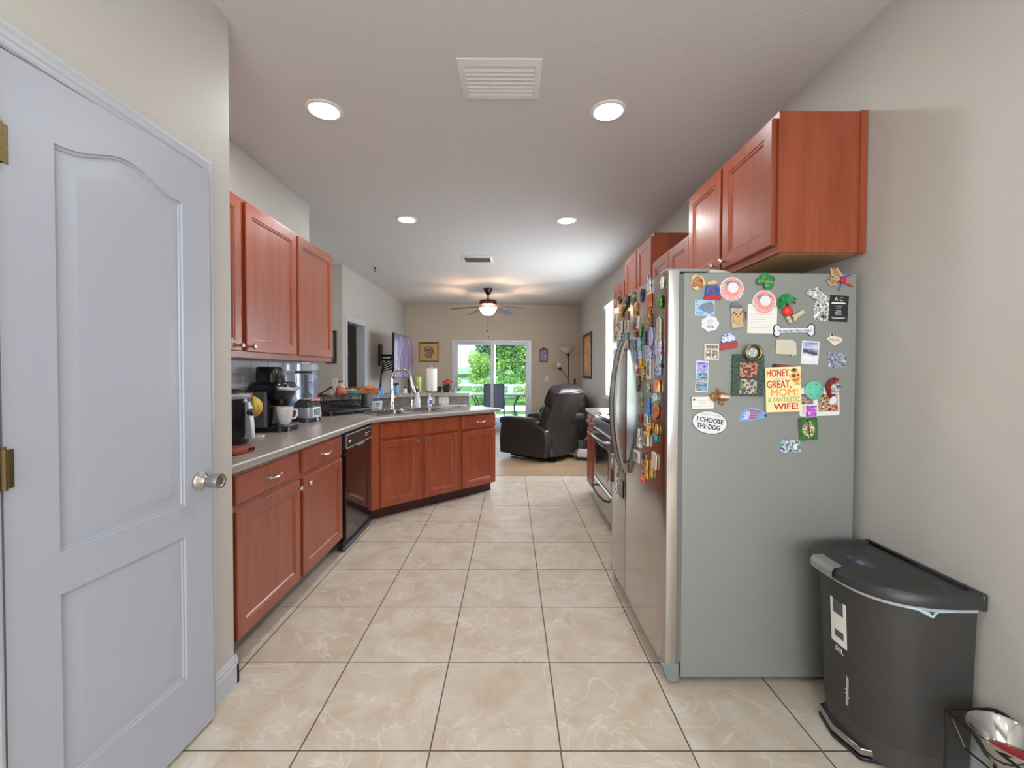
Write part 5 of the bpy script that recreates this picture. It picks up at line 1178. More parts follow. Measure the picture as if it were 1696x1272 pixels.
for k in range(6): s.box(-.03+k*.01,-.023+k*.01,-.0019,-.0016,.046,.054)
s.build('red_marks', RD, t, smooth=0)
t = sm('turtle_magnet', 'golden-brown turtle-shaped magnet overlapping the small white business card', .874,1.223, 5, off=.0022)
TB = mat('turtle_gold',(170,122,62),.35,vcol=(122,80,44),vs=60)
MB().ball((.014,-.008,0), (.026,.009,.018), 18).build('shell', TB, t); MB().ball((-.026,-.009,-.004), (.018,.009,.018), 14).tube([(.0,-.005,-.014),(.004,-.006,-.028),(.016,-.006,-.030)], [.006,.008,.005], 8).tube([(-.004,-.005,.014),(-.012,-.006,.026),(-.018,-.006,.030)], [.006,.007,.004], 8).build('head', TB, t)
MB().box(-.004,.034,-.0182,-.0165,-.006,.006).build('name_tag', mat('cream_panel'), t)
t = sm('business_card', 'small white business card with dark border on the left', .804,1.196, -2, 'card')
plate(rrect(.097,.056,.001,1), .0008, INK, t, name='border'); plate(rrect(.093,.052,.001,1), .0004, PAPER, t, y0=-.0008, name='body'); s = MB()
for z, w_ in ((.010,.04),(-.002,.03),(-.014,.08)): s.box(-w_/2,w_/2,-.0015,-.0012,z-.0008,z+.0008)
s.build('small_print', mat('grey_text'), t, smooth=0); plate(circ(.005,12,-.036,.014), .0003, mat('maroon_ink',(120,60,80),.5), t, y0=-.0012, name='emblem')
t = sm('oval_magnet', 'large white oval magnet with black border and bold black lettering', .834,1.113, 9)
plate(circ(.075,48,0,0,.049), .0012, mat('black_print',(24,24,26),.4), t, name='border'); plate(circ(.0725,48,0,0,.0465), .0006, CARD, t, y0=-.0012, name='body'); BK = mat('black_print')
text('I CHOOSE', .028, BK, t, (0,-.0020,.008), fit=.112, bold=.0007); text('THE DOG', .028, BK, t, (-.002,-.0020,-.019), fit=.100, bold=.0007); text('The answer is simple', .010, mat('grey_text'), t, (0,-.0020,.033))
t = sm('flag_magnet', 'turtle-shaped magnet in stars and stripes colours below the photo frame', 1.016,1.146, -4)
plate([(-.060,-.024),(-.054,.004),(-.036,.022),(-.010,.030),(.016,.028),(.040,.014),(.056,.004),(.064,-.006),(.048,-.016),(.020,-.020),(-.020,-.026)], .0016, mat('sky_border',(120,170,220),.35), t, name='body'); plate([(-.050,-.016),(-.044,.008),(-.028,.020),(-.014,.024),(-.014,-.016)], .0005, mat('royal_print',(60,70,190),.35,vcol=(230,230,250),vs=55), t, y0=-.0016, name='star_field'); s = MB()
for k in range(4): s.prism([(-.012,.022-k*.011),(.034-k*.002,.014-k*.008),(.038,.008-k*.006),(-.012,.015-k*.011)], -.0022,-.0017,'y')
s.build('stripes', mat('stripe_red',(214,60,70),.4), t, smooth=0); plate(circ(.006,14,.052,-.006), .0005, mat('navy_ink'), t, y0=-.0016, name='eye')
t = sm('postcard', 'white-bordered rounded photo card with several small pictures, right side', 1.294,1.202, -2, 'photo card', group=None)
plate(rrect(.168,.120,.008,4), .0012, CARD, t)
for x, z, w_, h_, cs, sd in ((-.050,.012,.050,.042,[(50,60,50),(180,150,140),(90,80,70)],51), (.036,-.006,.082,.072,[(34,60,40),(180,50,40),(214,170,130),(30,44,36),(236,226,206)],52), (-.048,-.034,.044,.034,[(90,80,74),(210,190,170)],53)): plate(rrect(w_,h_,.001,1,x,z), .0004, pic(cs, 36, sd), t, y0=-.0012, name='photo')
MB().prism(circ(.015,20,.058,.004,.017), -.0022,-.0017,'y').build('white_patch', CARD, t)
t = sm('sand_dollar_magnet', 'round mint-green sand dollar magnet holding the photo card', 1.268,1.250, 0, off=.0018)
MB().lathe([(.039,-.0005),(.040,-.005),(.034,-.009),(.015,-.011),(.001,-.0115)], n=32, ax='y').build('body', mat('mint_green',(104,196,168),.45,bump=.3,bs=300), t); s = MB()
for k in range(5): a = math.radians(90+72*k+(-10)); s.ball((.025*math.cos(a),-.0105,.025*math.sin(a)), (.0045,.0015,.002), 8)
s.build('slots', mat('dark_teal',(40,96,90),.5), t)
t = sm('lobster_magnet', 'dark red curled claw magnet with a domed glass centre', 1.345,1.256, 0, off=.0018)
MB().tube([(.020,-.008,.038),(.004,-.010,.040),(-.016,-.010,.026),(-.024,-.010,.004),(-.018,-.010,-.016),(-.010,-.008,-.032),(-.016,-.008,-.040)], [.005,.008,.009,.009,.008,.007,.003], 9).build('body', mat('claw_red',(140,20,26),.35,bump=.8,bs=200), t)
MB().ball((.010,-.008,.006), (.022,.012,.022), 20).build('glass_dome', pic([(50,110,150),(210,206,190),(120,100,70),(40,80,110)], 40, 55, rough=.05), t)
t = sm('purple_photo', 'little square purple and pink photo magnet over the card corner', 1.257,1.163, 0, off=.0016)
plate(rrect(.051,.055,.001,1), .0016, CARD, t); plate(rrect(.045,.047,.001,1,.002,-.001), .0004, pic([(110,60,200),(230,120,220),(80,50,170),(240,170,230)], 50, 56), t, y0=-.0016, name='picture')
t = sm('leaf_magnet', 'rectangular green and cream leaf-patterned magnet below the photo card', 1.247,1.088, 0)
t.rotation_euler = (0,math.radians(-4),0)
plate(rrect(.078,.095,.006,3), .006, mat('forest_green',(40,84,40),.4,vcol=(70,120,56),vs=60), t, bevel=.0008); plate(circ(.026,24,0,-.002,.034), .0008, pic([(206,200,160),(60,90,50),(230,224,190),(90,60,40)], 50, 57), t, y0=-.006, name='cream_leaf'); MB().tube([(-.004,-.008,.040),(.0,-.008,0),(.004,-.008,-.042)], .0025, 6).build('stem', mat('stem_brown',(90,50,34),.5), t)
t = sm('beach_tile_magnet', 'small blue, green and white tile magnet, lowest on the fridge side', 1.175,1.014, 1)
plate(rrect(.085,.056,.002,1), .004, pic([(60,80,170),(226,220,180),(90,150,200),(60,110,70),(236,236,236)], 42, 58), t, name='body')

FRONT = [
(1.830,1.704,0.036,0.051,'blob',8,'pale','pale green and white magnet with a pink base at the top near corner'),
(1.982,1.724,0.032,0.084,'bottle',0,'redwhite','red, white and navy striped bottle-shaped keychain magnet with a metal ring'),
(2.094,1.697,0.039,0.065,'blob',10,'navy','dark blue irregular magnet just left of the striped keychain'),
(2.244,1.708,0.042,0.069,'oval',5,'greenring','upright green and grey oval magnet near the top edge'),
(1.978,1.650,0.042,0.056,'rect',0,'orange','bright orange square magnet below the striped keychain'),
(1.848,1.625,0.043,0.057,'blob',0,'parrot','leafy green magnet with a pale yellow ball on its left'),
(2.534,1.750,0.050,0.050,'blob',0,'brown','brown carved magnet at the top far corner'),
(2.374,1.716,0.060,0.060,'lizard',20,'black','black lizard-like magnet near the top edge'),
(2.424,1.687,0.068,0.034,'blob',-20,'gold','golden animal magnet under the black one'),
(2.482,1.665,0.039,0.049,'oval',0,'goldred','small round gold medallion magnet'),
(2.644,1.742,0.036,0.045,'rect',0,'peach','peach rectangular magnet at the far upper edge of the freezer door'),
(2.199,1.637,0.056,0.074,'fan',0,'pinkgold','large fan-shaped pink magnet with a gold rim'),
(2.372,1.633,0.033,0.047,'rect',5,'mauve','mauve block magnet left of the fan-shaped one'),
(1.976,1.569,0.039,0.078,'bottle',0,'orangeblack','orange bottle-shaped magnet with dark lettering'),
(1.861,1.515,0.040,0.089,'house',0,'beige','tall beige plaque magnet with a pointed top'),
(2.219,1.592,0.027,0.025,'rect',0,'blue','tiny sky-blue magnet under the fan-shaped one'),
(2.230,1.559,0.026,0.038,'drop',0,'flame','small flame-red drop magnet below the tiny sky-blue one'),
(2.150,1.572,0.027,0.054,'frame',8,'darkpic','dark narrow framed magnet right of the tiny blue one'),
(2.370,1.573,0.042,0.060,'frame',0,'whitepic','white-framed picture magnet in the middle of the freezer door'),
(2.488,1.582,0.044,0.063,'frame',0,'beigepic','beige-framed picture magnet left of the white-framed one'),
(2.597,1.644,0.041,0.058,'frame',0,'greywhite','grey and white framed magnet on the far edge of the freezer door'),
(2.573,1.576,0.039,0.043,'blob',0,'pink','small pink flower cluster magnet'),
(2.108,1.528,0.039,0.065,'cactus',0,'green','green cactus-shaped magnet right of the brown hat-like one'),
(2.185,1.517,0.031,0.031,'blob',0,'brownred','small brown hat-like magnet beside the cactus'),
(1.952,1.486,0.038,0.077,'oval',0,'lavender','long lavender capsule-shaped magnet'),
(2.515,1.535,0.045,0.049,'rect',0,'purple','dark purple and white magnet on the freezer door'),
(2.647,1.539,0.031,0.045,'rect',0,'yellowgreen','small yellow-green magnet at the far edge above the window-blind reflection'),
(2.522,1.488,0.060,0.050,'fish',0,'teal','teal fish-shaped magnet above the freezer handle'),
(2.381,1.514,0.033,0.047,'tag',0,'greyblue','grey-blue tag magnet touching the top of the freezer handle'),
(2.471,1.459,0.049,0.024,'rect',20,'white','narrow white slanted magnet above the freezer handle'),
(2.216,1.464,0.027,0.050,'rect',0,'royal','royal-blue picture magnet beside the fridge handle top'),
(2.127,1.459,0.035,0.054,'rect',0,'tealpic','teal seaside picture magnet right of the royal-blue one'),
(2.046,1.485,0.023,0.057,'rect',0,'navypic','tall dark navy magnet beside the lavender capsule'),
(1.859,1.432,0.045,0.060,'rect',0,'pinkblue','large square pink and blue tile magnet near the door edge'),
(1.972,1.411,0.039,0.055,'oval',0,'blueoval','cobalt blue oval magnet with white rim'),
(1.850,1.388,0.037,0.021,'rect',0,'paleblue','thin pale blue strip magnet'),
(2.639,1.412,0.040,0.089,'rect',0,'whiteblue','tall white and pale blue magnet at the far door edge'),
(2.547,1.422,0.039,0.064,'blob',0,'navywhite','navy and white magnet next to the freezer handle'),
(2.199,1.405,0.031,0.056,'tag',0,'greyblue2','slate-blue tag magnet beside the fridge handle'),
(2.111,1.407,0.031,0.039,'rect',0,'paleblue2','pale blue square magnet left of the cobalt oval'),
(2.100,1.369,0.024,0.047,'giraffe',0,'yellow','yellow giraffe-shaped magnet beside the fridge handle'),
(2.173,1.340,0.034,0.049,'blob',0,'whitered','white and red figure magnet beside the fridge handle'),
(2.070,1.316,0.032,0.064,'rect',0,'amber','amber yellow rounded magnet with dark marks'),
(1.979,1.339,0.042,0.083,'frame',0,'bw','tall white-framed black and white picture magnet'),
(1.864,1.346,0.047,0.063,'rect',0,'sail','blue and grey sail picture magnet near the door edge'),
(2.645,1.329,0.033,0.067,'rect',0,'greenwhite','green and white picture magnet at the far door edge'),
(2.560,1.360,0.030,0.043,'rect',0,'mint','small mint magnet below the navy and white one'),
(2.647,1.253,0.045,0.074,'rect',0,'whitegreen','lowest pale green and white picture magnet at the far door edge'),
(2.148,1.264,0.039,0.078,'drop',15,'carved','brown carved mask-like magnet hanging low'),
(1.872,1.262,0.043,0.047,'rect',0,'orangeletter','orange and yellow striped plaque magnet'),
(1.986,1.249,0.036,0.045,'blob',0,'olive','olive and cream figure magnet left of the orange plaque'),
(2.097,1.184,0.032,0.059,'rect',0,'teal2','teal framed tile magnet with a brown edge'),
(1.984,1.166,0.033,0.072,'bottle',8,'blue2','tall bright blue magnet in the middle of the fridge door'),
(1.893,1.213,0.041,0.037,'fish',-20,'lightteal','light teal hook-shaped magnet under the orange plaque'),
(1.888,1.148,0.056,0.080,'leafy',25,'greenorange','green and orange-red leaf-shaped magnet'),
(2.103,1.096,0.025,0.041,'drop',0,'brown2','brown pointed magnet under the teal tile'),
(2.009,1.098,0.036,0.051,'frame',0,'photo','white-framed snapshot magnet below the blue one'),
(1.968,1.061,0.039,0.055,'toucan',0,'toucan','red and yellow bird magnet'),
(1.871,1.073,0.019,0.042,'ring',0,'goldring','gold oval ring magnet'),
(1.885,1.035,0.030,0.042,'blob',0,'bluegreen','blue and green magnet under the gold ring'),
(2.123,0.996,0.033,0.083,'bottle',0,'whitebottle','tall white bottle-shaped magnet'),
(2.002,1.012,0.045,0.056,'frame',0,'tiki','cream-framed red and green picture magnet'),
(2.614,0.867,0.041,0.059,'blob',10,'orangepink','orange and pink magnet low on the freezer door'),
(2.510,0.850,0.038,0.042,'blob',-20,'lobster','small white claw-shaped magnet by the freezer handle end'),
(2.683,0.763,0.036,0.090,'blob',0,'brownwhite','brown and white figure magnet at the far door edge'),
(2.710,0.677,0.033,0.084,'rect',0,'blackred','black and red strip magnet at the far lower door edge'),
(2.565,0.741,0.052,0.086,'oval',0,'whiteoval','white oval magnet on the lower freezer door'),
(2.570,0.634,0.036,0.072,'blob',0,'whitedog','white dog-shaped magnet, lowest on the freezer door'),
(2.470,0.647,0.050,0.090,'rect',0,'slate','slate grey tile magnet, lowest beside the white dog'),
(2.149,0.900,0.068,0.048,'frame',0,'grid','cream plaque magnet with a printed grid below the white bottle'),
(2.055,0.919,0.023,0.029,'rect',0,'brown3','small brown block magnet right of the cream grid plaque'),
(2.000,0.870,0.033,0.079,'rect',0,'yellowbar','tall yellow bar magnet with a key ring'),
(2.055,0.858,0.026,0.052,'blob',0,'maroon','maroon figure magnet left of the yellow bar'),
(2.048,0.813,0.032,0.040,'blob',20,'redlow','red magnet, lowest on the fridge door'),
(1.902,0.931,0.048,0.064,'rect',5,'creamsq','cream square tile magnet on the lower fridge door'),
(1.933,0.875,0.026,0.043,'tag',10,'goldribbon','golden ribbon magnet under the cream tile')]
MP = {
 'pale': [(190,206,184),(226,230,214),(214,150,140)], 'redwhite': [(200,44,54),(236,236,236),(50,56,110)], 'navy': [(36,40,84),(90,80,110),(24,28,60)], 'greenring': [(110,150,104),(60,70,56),(160,170,150)],
 'orange': [(232,118,40),(190,60,30),(250,170,80)], 'parrot': [(40,104,52),(96,150,70),(24,70,40)], 'brown': [(130,92,66),(86,60,44)], 'black': [(26,26,28),(60,58,54)], 'gold': [(180,140,60),(120,90,40)], 'goldred': [(200,160,70),(160,60,40),(220,190,100)],
 'peach': [(220,150,110),(190,100,80)], 'pinkgold': [(200,150,160),(150,90,70),(220,170,90),(170,120,150)], 'mauve': [(140,104,124),(110,80,100)], 'orangeblack': [(216,134,60),(60,34,24),(236,164,90)], 'beige': [(176,166,140),(206,196,170),(140,130,110)], 'blue': [(70,130,190),(100,160,214)],
 'flame': [(220,80,40),(150,40,50),(240,140,60)], 'darkpic': [(80,76,80),(140,130,120),(60,80,120)], 'whitepic': [(150,146,140),(90,90,86),(190,184,176)], 'beigepic': [(170,140,110),(120,90,70),(220,200,170)], 'greywhite': [(180,180,180),(130,120,120)], 'pink': [(220,120,140),(236,180,180),(90,120,70)],
 'green': [(60,130,60),(120,176,90),(30,80,40)], 'brownred': [(150,76,50),(90,50,40)], 'lavender': [(150,160,210),(190,190,226),(130,110,170)], 'purple': [(50,34,70),(220,216,226),(90,60,100)], 'yellowgreen': [(190,196,90),(90,120,60)], 'teal': [(70,120,130),(110,160,150),(60,90,110)], 'greyblue': [(120,140,156),(90,104,120)],
 'white': [(230,232,238),(206,210,224)], 'royal': [(40,76,170),(120,150,210),(30,50,120)], 'tealpic': [(60,150,170),(170,200,160),(40,110,140)], 'navypic': [(40,48,84),(70,80,120)], 'pinkblue': [(190,120,130),(140,170,210),(220,200,200),(150,90,100)], 'blueoval': [(40,60,180),(200,214,240),(60,90,200)], 'paleblue': [(170,184,214),(140,160,200)],
 'whiteblue': [(214,224,240),(180,200,230)], 'navywhite': [(30,36,80),(214,216,230)], 'greyblue2': [(110,124,150),(150,160,180)], 'paleblue2': [(170,200,230),(140,170,210)], 'yellow': [(230,180,50),(200,130,30)], 'whitered': [(220,200,196),(190,80,70)], 'amber': [(230,170,40),(90,60,20),(240,190,70)], 'bw': [(90,90,94),(40,40,44),(200,200,200)],
 'sail': [(90,120,180),(180,190,200),(70,80,100)], 'greenwhite': [(140,180,130),(220,230,220)], 'mint': [(170,206,190),(200,220,214)], 'whitegreen': [(206,222,230),(130,180,120)], 'carved': [(120,96,60),(70,50,36),(150,120,70)], 'orangeletter': [(236,180,90),(214,90,40),(240,200,120)], 'olive': [(130,130,80),(200,196,160),(90,90,60)], 'teal2': [(60,140,130),(120,80,50),(150,190,170)],
 'blue2': [(50,110,200),(90,150,220)], 'lightteal': [(120,190,190),(220,230,226)], 'greenorange': [(50,140,70),(226,90,40),(30,100,50)], 'brown2': [(150,84,50),(100,60,40)], 'photo': [(100,110,140),(180,180,190),(70,70,90)], 'toucan': [(200,40,40),(240,190,50),(30,60,50)], 'goldring': [(210,170,80),(170,110,60)], 'bluegreen': [(50,120,200),(70,150,90),(40,70,150)],
 'whitebottle': [(206,220,224),(230,232,226),(120,130,140)], 'tiki': [(170,60,50),(90,110,60),(210,190,150)], 'orangepink': [(216,110,60),(214,150,170)], 'lobster': [(220,222,236),(190,190,210)], 'brownwhite': [(110,80,60),(206,196,186)], 'blackred': [(30,26,30),(150,40,50),(60,50,60)], 'whiteoval': [(214,216,206),(120,130,110)], 'whitedog': [(226,222,214),(150,110,90)],
 'slate': [(130,130,116),(100,100,92)], 'grid': [(160,160,170),(110,110,120),(190,180,170)], 'brown3': [(100,60,44),(80,50,40)], 'yellowbar': [(236,180,60),(200,120,40)], 'maroon': [(110,50,60),(180,150,130)], 'redlow': [(196,36,50),(230,120,110)], 'creamsq': [(214,196,184),(230,216,200)], 'goldribbon': [(176,140,66),(206,170,90)] }
def shape(k, w, h, sd):
    a, b = w/2, h/2
    if k == 'rect': return rrect(w,h,min(a,b)*.25,3)
    if k in ('frame',): return rrect(w,h,min(a,b)*.08,2)
    if k in ('oval','ring'): return circ(a,22,0,0,b)
    if k == 'house': return [(-a,-b),(a,-b),(a,b*.72),(0,b),(-a,b*.72)]
    if k == 'bottle': return [(-a,-b),(a,-b),(a,b*.2),(a*.45,b*.5),(a*.45,b),(-a*.45,b),(-a*.45,b*.5),(-a,b*.2)]
    if k == 'fan': return [(0,-b),(a*.5,-b*.7),(a,b*.1),(a*.8,b*.7),(a*.3,b),(-a*.3,b*.95),(-a*.8,b*.7),(-a,b*.1),(-a*.5,-b*.7)]
    if k == 'tag': return [(-a,-b),(a,-b),(a,b*.5),(a*.4,b),(-a*.4,b),(-a,b*.5)]
    if k == 'drop': return [(0,-b),(a*.7,-b*.3),(a,b*.3),(a*.6,b*.9),(0,b),(-a*.6,b*.9),(-a,b*.3),(-a*.7,-b*.3)]
    if k == 'fish': return [(-a,-b*.7),(-a*.5,-b*.1),(0,-b*.8),(a*.6,-b*.6),(a,0),(a*.6,b*.7),(0,b*.8),(-a*.5,b*.2),(-a,b*.8)]
    if k == 'cactus': return [(-a*.25,-b),(a*.25,-b),(a*.3,-b*.2),(a*.9,-b*.1),(a,b*.6),(a*.65,b*.6),(a*.6,b*.2),(a*.3,b*.2),(a*.25,b),(-a*.25,b),(-a*.3,0),(-a*.6,b*.05),(-a*.65,b*.5),(-a,b*.5),(-a*.9,-b*.3),(-a*.3,-b*.4)]
    if k == 'lizard': return [(-a,-b),(-a*.2,-b*.5),(a*.5,-b),(a*.4,-b*.3),(a,b*.1),(a*.5,b*.3),(a*.6,b),(0,b*.6),(-a*.6,b),(-a*.4,b*.2),(-a,0),(-a*.5,-b*.4)]
    if k == 'giraffe': return [(-a,-b),(-a*.5,-b),(-a*.3,-b*.4),(a*.3,-b*.4),(a*.4,-b),(a*.8,-b),(a*.7,b*.5),(a,b*.8),(a*.4,b),(a*.2,b*.2),(-a*.8,0)]
    if k == 'toucan': return [(-a,-b*.2),(-a*.3,-b),(a*.5,-b*.9),(a*.6,-b*.1),(a,b*.4),(a*.5,b),(-a*.2,b*.8),(-a*.4,b*.2)]
    if k == 'leafy': return [(-a*.3,-b),(a*.4,-b*.6),(a,b*.1),(a*.8,b*.8),(a*.1,b),(-a*.2,b*.4),(-a*.7,b*.7),(-a,b*.1),(-a*.8,-b*.5)]
    return blobpoly(w,h,sd)
def door_face(Y):
    return FX+door_y(min(FY1-FY0-.001,max(.001,FY1-Y)))
FRAMEW = mat('cream_panel')
for i, (Y, Z, w, h, k, tl, ck, lb) in enumerate(FRONT):
    h *= 1.12; w = max(.030, min(w*1.3, .085)); th = (.007,.010,.006,.008)[i % 4]
    xf_ = min(door_face(Y-w/2), door_face(Y+w/2), door_face(Y))-.0006
    t = thing('fridge_magnet', lb, 'magnet', (xf_,Y,Z), -PI/2, 'souvenir magnets on the fridge doors', math.radians(tl))
    m = pic(MP[ck], 2.6/w if k != 'frame' else 1.8/w, 100+i, rough=.35)
    if k == 'frame':
        plate(shape(k,w,h,i), th, FRAMEW, t, name='rim', bevel=.001); plate(rrect(w*.74,h*.78,.001,1), .0006, m, t, y0=-th, name='picture')
    elif k == 'ring':
        MB().tube([(x,-.004,z) for x, z in circ(w*.4,18,0,0,h*.42)], .005, 8, closed=True).build('body', mat('gold_ring',(206,160,76),.3,.6), t)
    elif k in ('blob','lizard','giraffe','toucan','leafy','fan','cactus'):
        plate(shape(k,w,h,i), th, m, t, name='body', bevel=.002); r = random.Random(i); b = MB()
        for q in range(3): b.ball((r.uniform(-.2,.2)*w,-th,r.uniform(-.28,.28)*h), (w*r.uniform(.14,.24),.005,h*r.uniform(.12,.22)), 10)
        b.build('relief', m, t)
    else:
        plate(shape(k,w,h,i), th, m, t, name='body', bevel=.0015)
    if ck in ('redwhite','yellowbar'):
        MB().tube([(.009*math.cos(a*PI/5),-.005,h/2+.012+.011*math.sin(a*PI/5)) for a in range(10)], .0022, 6, closed=True).build('key_ring', NICKEL, t)

# ================================================================ NEAR RIGHT CORNER
def trash_can():
    t = thing('trash_can', 'large semi-round charcoal step trash can with black lid against the right wall', 'trash can', (XR-.022,1.535,0), -PI/2)
    # local: back on y = 0 (wall), front bulges to -y; x to the viewer's right
    def outline(w, d, z, r=.05, n=22):
        o = [(-w/2,0,z)]
        for k in range(n+1):
            a = PI*k/n; c, s_ = math.cos(a), math.sin(a)
            o.append((-w/2*math.copysign(abs(c)**.82,c), -.05*(d/.3)-(d-.05*(d/.3))*s_**.78, z))
        o.append((w/2,0,z)); return o
    MB().loft([outline(.386,.258,.02),outline(.391,.262,.10)]).build('base', mat('can_base_grey',(66,64,63),.4), t, smooth=50)
    body = MB().loft([outline(.391,.262,.1005),outline(.415,.285,.575)]).build('body', CANM, t, smooth=50)
    b = MB().loft([outline(.421,.291,.5755),outline(.423,.293,.590)]); b.build('liner_rim', mat('rim_grey',(176,178,178),.35), t, smooth=50)
    MB().loft([[(x*s+0,y*s2-.004,z) for x, y, _ in outline(.462,.314,0)] for s, s2, z in ((.955,.96,.5905),(1,1,.600),(1,1,.622),(.97,.965,.634),(.86,.86,.640),(.83,.83,.634),(.82,.82,.632))]).build('lid', mat('lid_black',(48,48,50),.38,bump=.15,bs=500,bdist=.0008), t, smooth=40)
    MB().box(-.224,.224,.0005,.018,.585,.640).build('hinge_strip', mat('lid_black'), t, bevel=.006)
    # chrome-grey latch plate on the front-left of the lid
    def rim(a, s, z): a = math.radians(a); c, s_ = math.cos(a), math.sin(a); return (-.2285*s*math.copysign(abs(c)**.82,c), (-.054-.271*s_**.78)*s-.004, z)
    pl = MB(); A = [74+k*3.1 for k in range(8)]
    pl.loft([[rim(a,1.004,.5995) for a in A]+[rim(a,.995,.5995) for a in A[::-1]], [rim(a,1.006,.622) for a in A]+[rim(a,.995,.622) for a in A[::-1]], [rim(a,.975,.6365) for a in A]+[rim(a,.965,.634) for a in A[::-1]], [rim(a,.88,.6425) for a in A]+[rim(a,.88,.638) for a in A[::-1]]])
    pl.build('latch_plate', mat('satin_silver',(172,170,168),.3,.7), t, smooth=30)
    st = MB().add([(-.085,-.190,.6322),(.005,-.222,.6322),(.03,-.165,.6322),(-.06,-.134,.6322),(-.085,-.190,.6328),(.005,-.222,.6328),(.03,-.165,.6328),(-.06,-.134,.6328)], [(3,2,1,0),(4,5,6,7),(0,1,5,4),(1,2,6,5),(2,3,7,6),(3,0,4,7)]).build('lid_sticker', mat('clear_label',(60,60,64),.12), t, smooth=0)
    s = MB()
    for k in range(5): s.box(-.034+k*.002,-.004+k*.002,-.18-k*.005+.004,-.18-k*.005+.0065,.6329,.6332)
    s.build('printed_lines', mat('blue_text',(120,150,190),.5), t, smooth=0)
    # printed panel on the front: white label, capacity and maker's name, bent to the body
    def surf(a, z):                                  # point on the body, a in degrees round the front
        f = (z-.10)/.475; w = .391+.024*f; d = .262+.023*f; q = math.radians(a); c, s_ = math.cos(q), math.sin(q)
        return Vector((-w/2*math.copysign(abs(c)**.82,c), -.05*(d/.3)-(d-.05*(d/.3))*s_**.78, z))
    def decal(a0, a1, z0, z1, m, nm, lift=.0007, n=6):
        b = MB(); G = []
        for z in (z0,z1):
            row = []
            for k in range(n+1):
                a = a0+(a1-a0)*k/n; p = surf(a,z); q = surf(a+.5,z); d = (q-p).normalized(); nn_ = Vector((d.y,-d.x,0)); nn_ = nn_ if nn_.y < 0 else -nn_
                row.append(p+nn_*lift)
            G.append(row)
        b.loft([[tuple(v) for v in G[0]]+[tuple(v*.998) for v in G[0][::-1]], [tuple(v) for v in G[1]]+[tuple(Vector((v.x*.998,v.y*.998,v.z))) for v in G[1][::-1]]])
        return b.build(nm, m, t, smooth=0)
    decal(84,98,.345,.505,PAPER,'white_label'); decal(87,95,.455,.506,mat('label_dark',(84,86,92),.4),'label_print',.0012); decal(88,95,.37,.395,mat('label_dark'),'label_print',.0012)
    def ctext(s_, a, z, size, rotz, up=False):
        p = surf(a,z); q = surf(a+1,z); d = (q-p).normalized(); nn_ = Vector((d.y,-d.x,0)); nn_ = nn_ if nn_.y < 0 else -nn_
        yaw = math.atan2(d.y,d.x) if d.x > 0 else math.atan2(-d.y,-d.x)
        o = text(s_, size, PAPER, t, p+nn_*.002, (0,0,0)); M = Matrix.Translation(p+nn_*.0018) @ Matrix.Rotation(yaw,4,'Z') @ Matrix.Rotation(PI/2,4,'X')
        if up: M = M @ Matrix.Rotation(PI/2,4,'Z')
        o.matrix_local = M
    ctext('50L', 91, .325, .026, 0); ctext('simplehuman', 97, .20, .020, 0, True)
    # steel pedals
    for z0, z1, m, n_ in ((.025,.048,STEEL,'foot_pedal'), (.005,.018,BLACK,'floor_plate')):
        MB().loft([[(x,y,z) for x, y in [(-.12,-.20),(-.10,-.268),(0,-.292),(.10,-.268),(.12,-.20)]] for z in (z0,z1)]).build(n_, m, t, bevel=.003)
    MB().loft([outline(.35,.20,.0),outline(.35,.20,.0195)]).build('floor_ring', BLACK, t, smooth=50)
    MB().tube([surf(a,z)*1.012 for a, z in ((146,.573),(155,.572),(161,.562),(164,.552),(167,.570),(172,.573),(177,.572))], [.002,.006,.008,.005,.004,.005,.003], 7).build('bag_edge', mat('pale_blue_bag',(176,206,216),.3), t)
trash_can()
def bowl_stand():
    t = thing('pet_bowl_stand', 'low wire stand holding shiny steel pet bowls at the right bottom corner', 'pet bowl stand', (1.335,1.165,-.0), 0)
    w = mat('dark_wire',(56,54,50),.3,.7); b = MB()
    x0, x1, y0, y1 = -.025,.135,-.33,.115
    b.tube([(x,y,.308) for x, y in rrect(x1-x0,y1-y0,.02,4,(x0+x1)/2,(y0+y1)/2)], .004, 7, closed=True)
    for x in (x0+.004,x1-.004):
        for y in (y0+.004,y1-.004): b.tube([(x,y,.308),(x,y,.004)], .004, 7)
    for x in (x0+.004,x1-.004): b.tube([(x,y1-.02,.30),(x,y1-.06,.24),(x,y0+.06,.24),(x,y0+.02,.30)], .003, 6)
    b.build('wire_frame', w, t)
    s = MB()
    for cy in (.0,-.215): s.lathe([(.035,.245),(.060,.251),(.085,.301),(.090,.317),(.086,.320),(.080,.313),(.055,.261),(.001,.255)], (.055,cy,0), 32, sy=1.12)
    s.build('steel_bowl', mat('mirror_steel',(200,198,196),.07,1), t)
    MB().ball((.05,.0,.266), (.045,.05,.012), 16).build('red_reflection', mat('deep_red',(170,24,34),.4), t)  # dark red shape standing in for a red reflection in the bowl
bowl_stand()

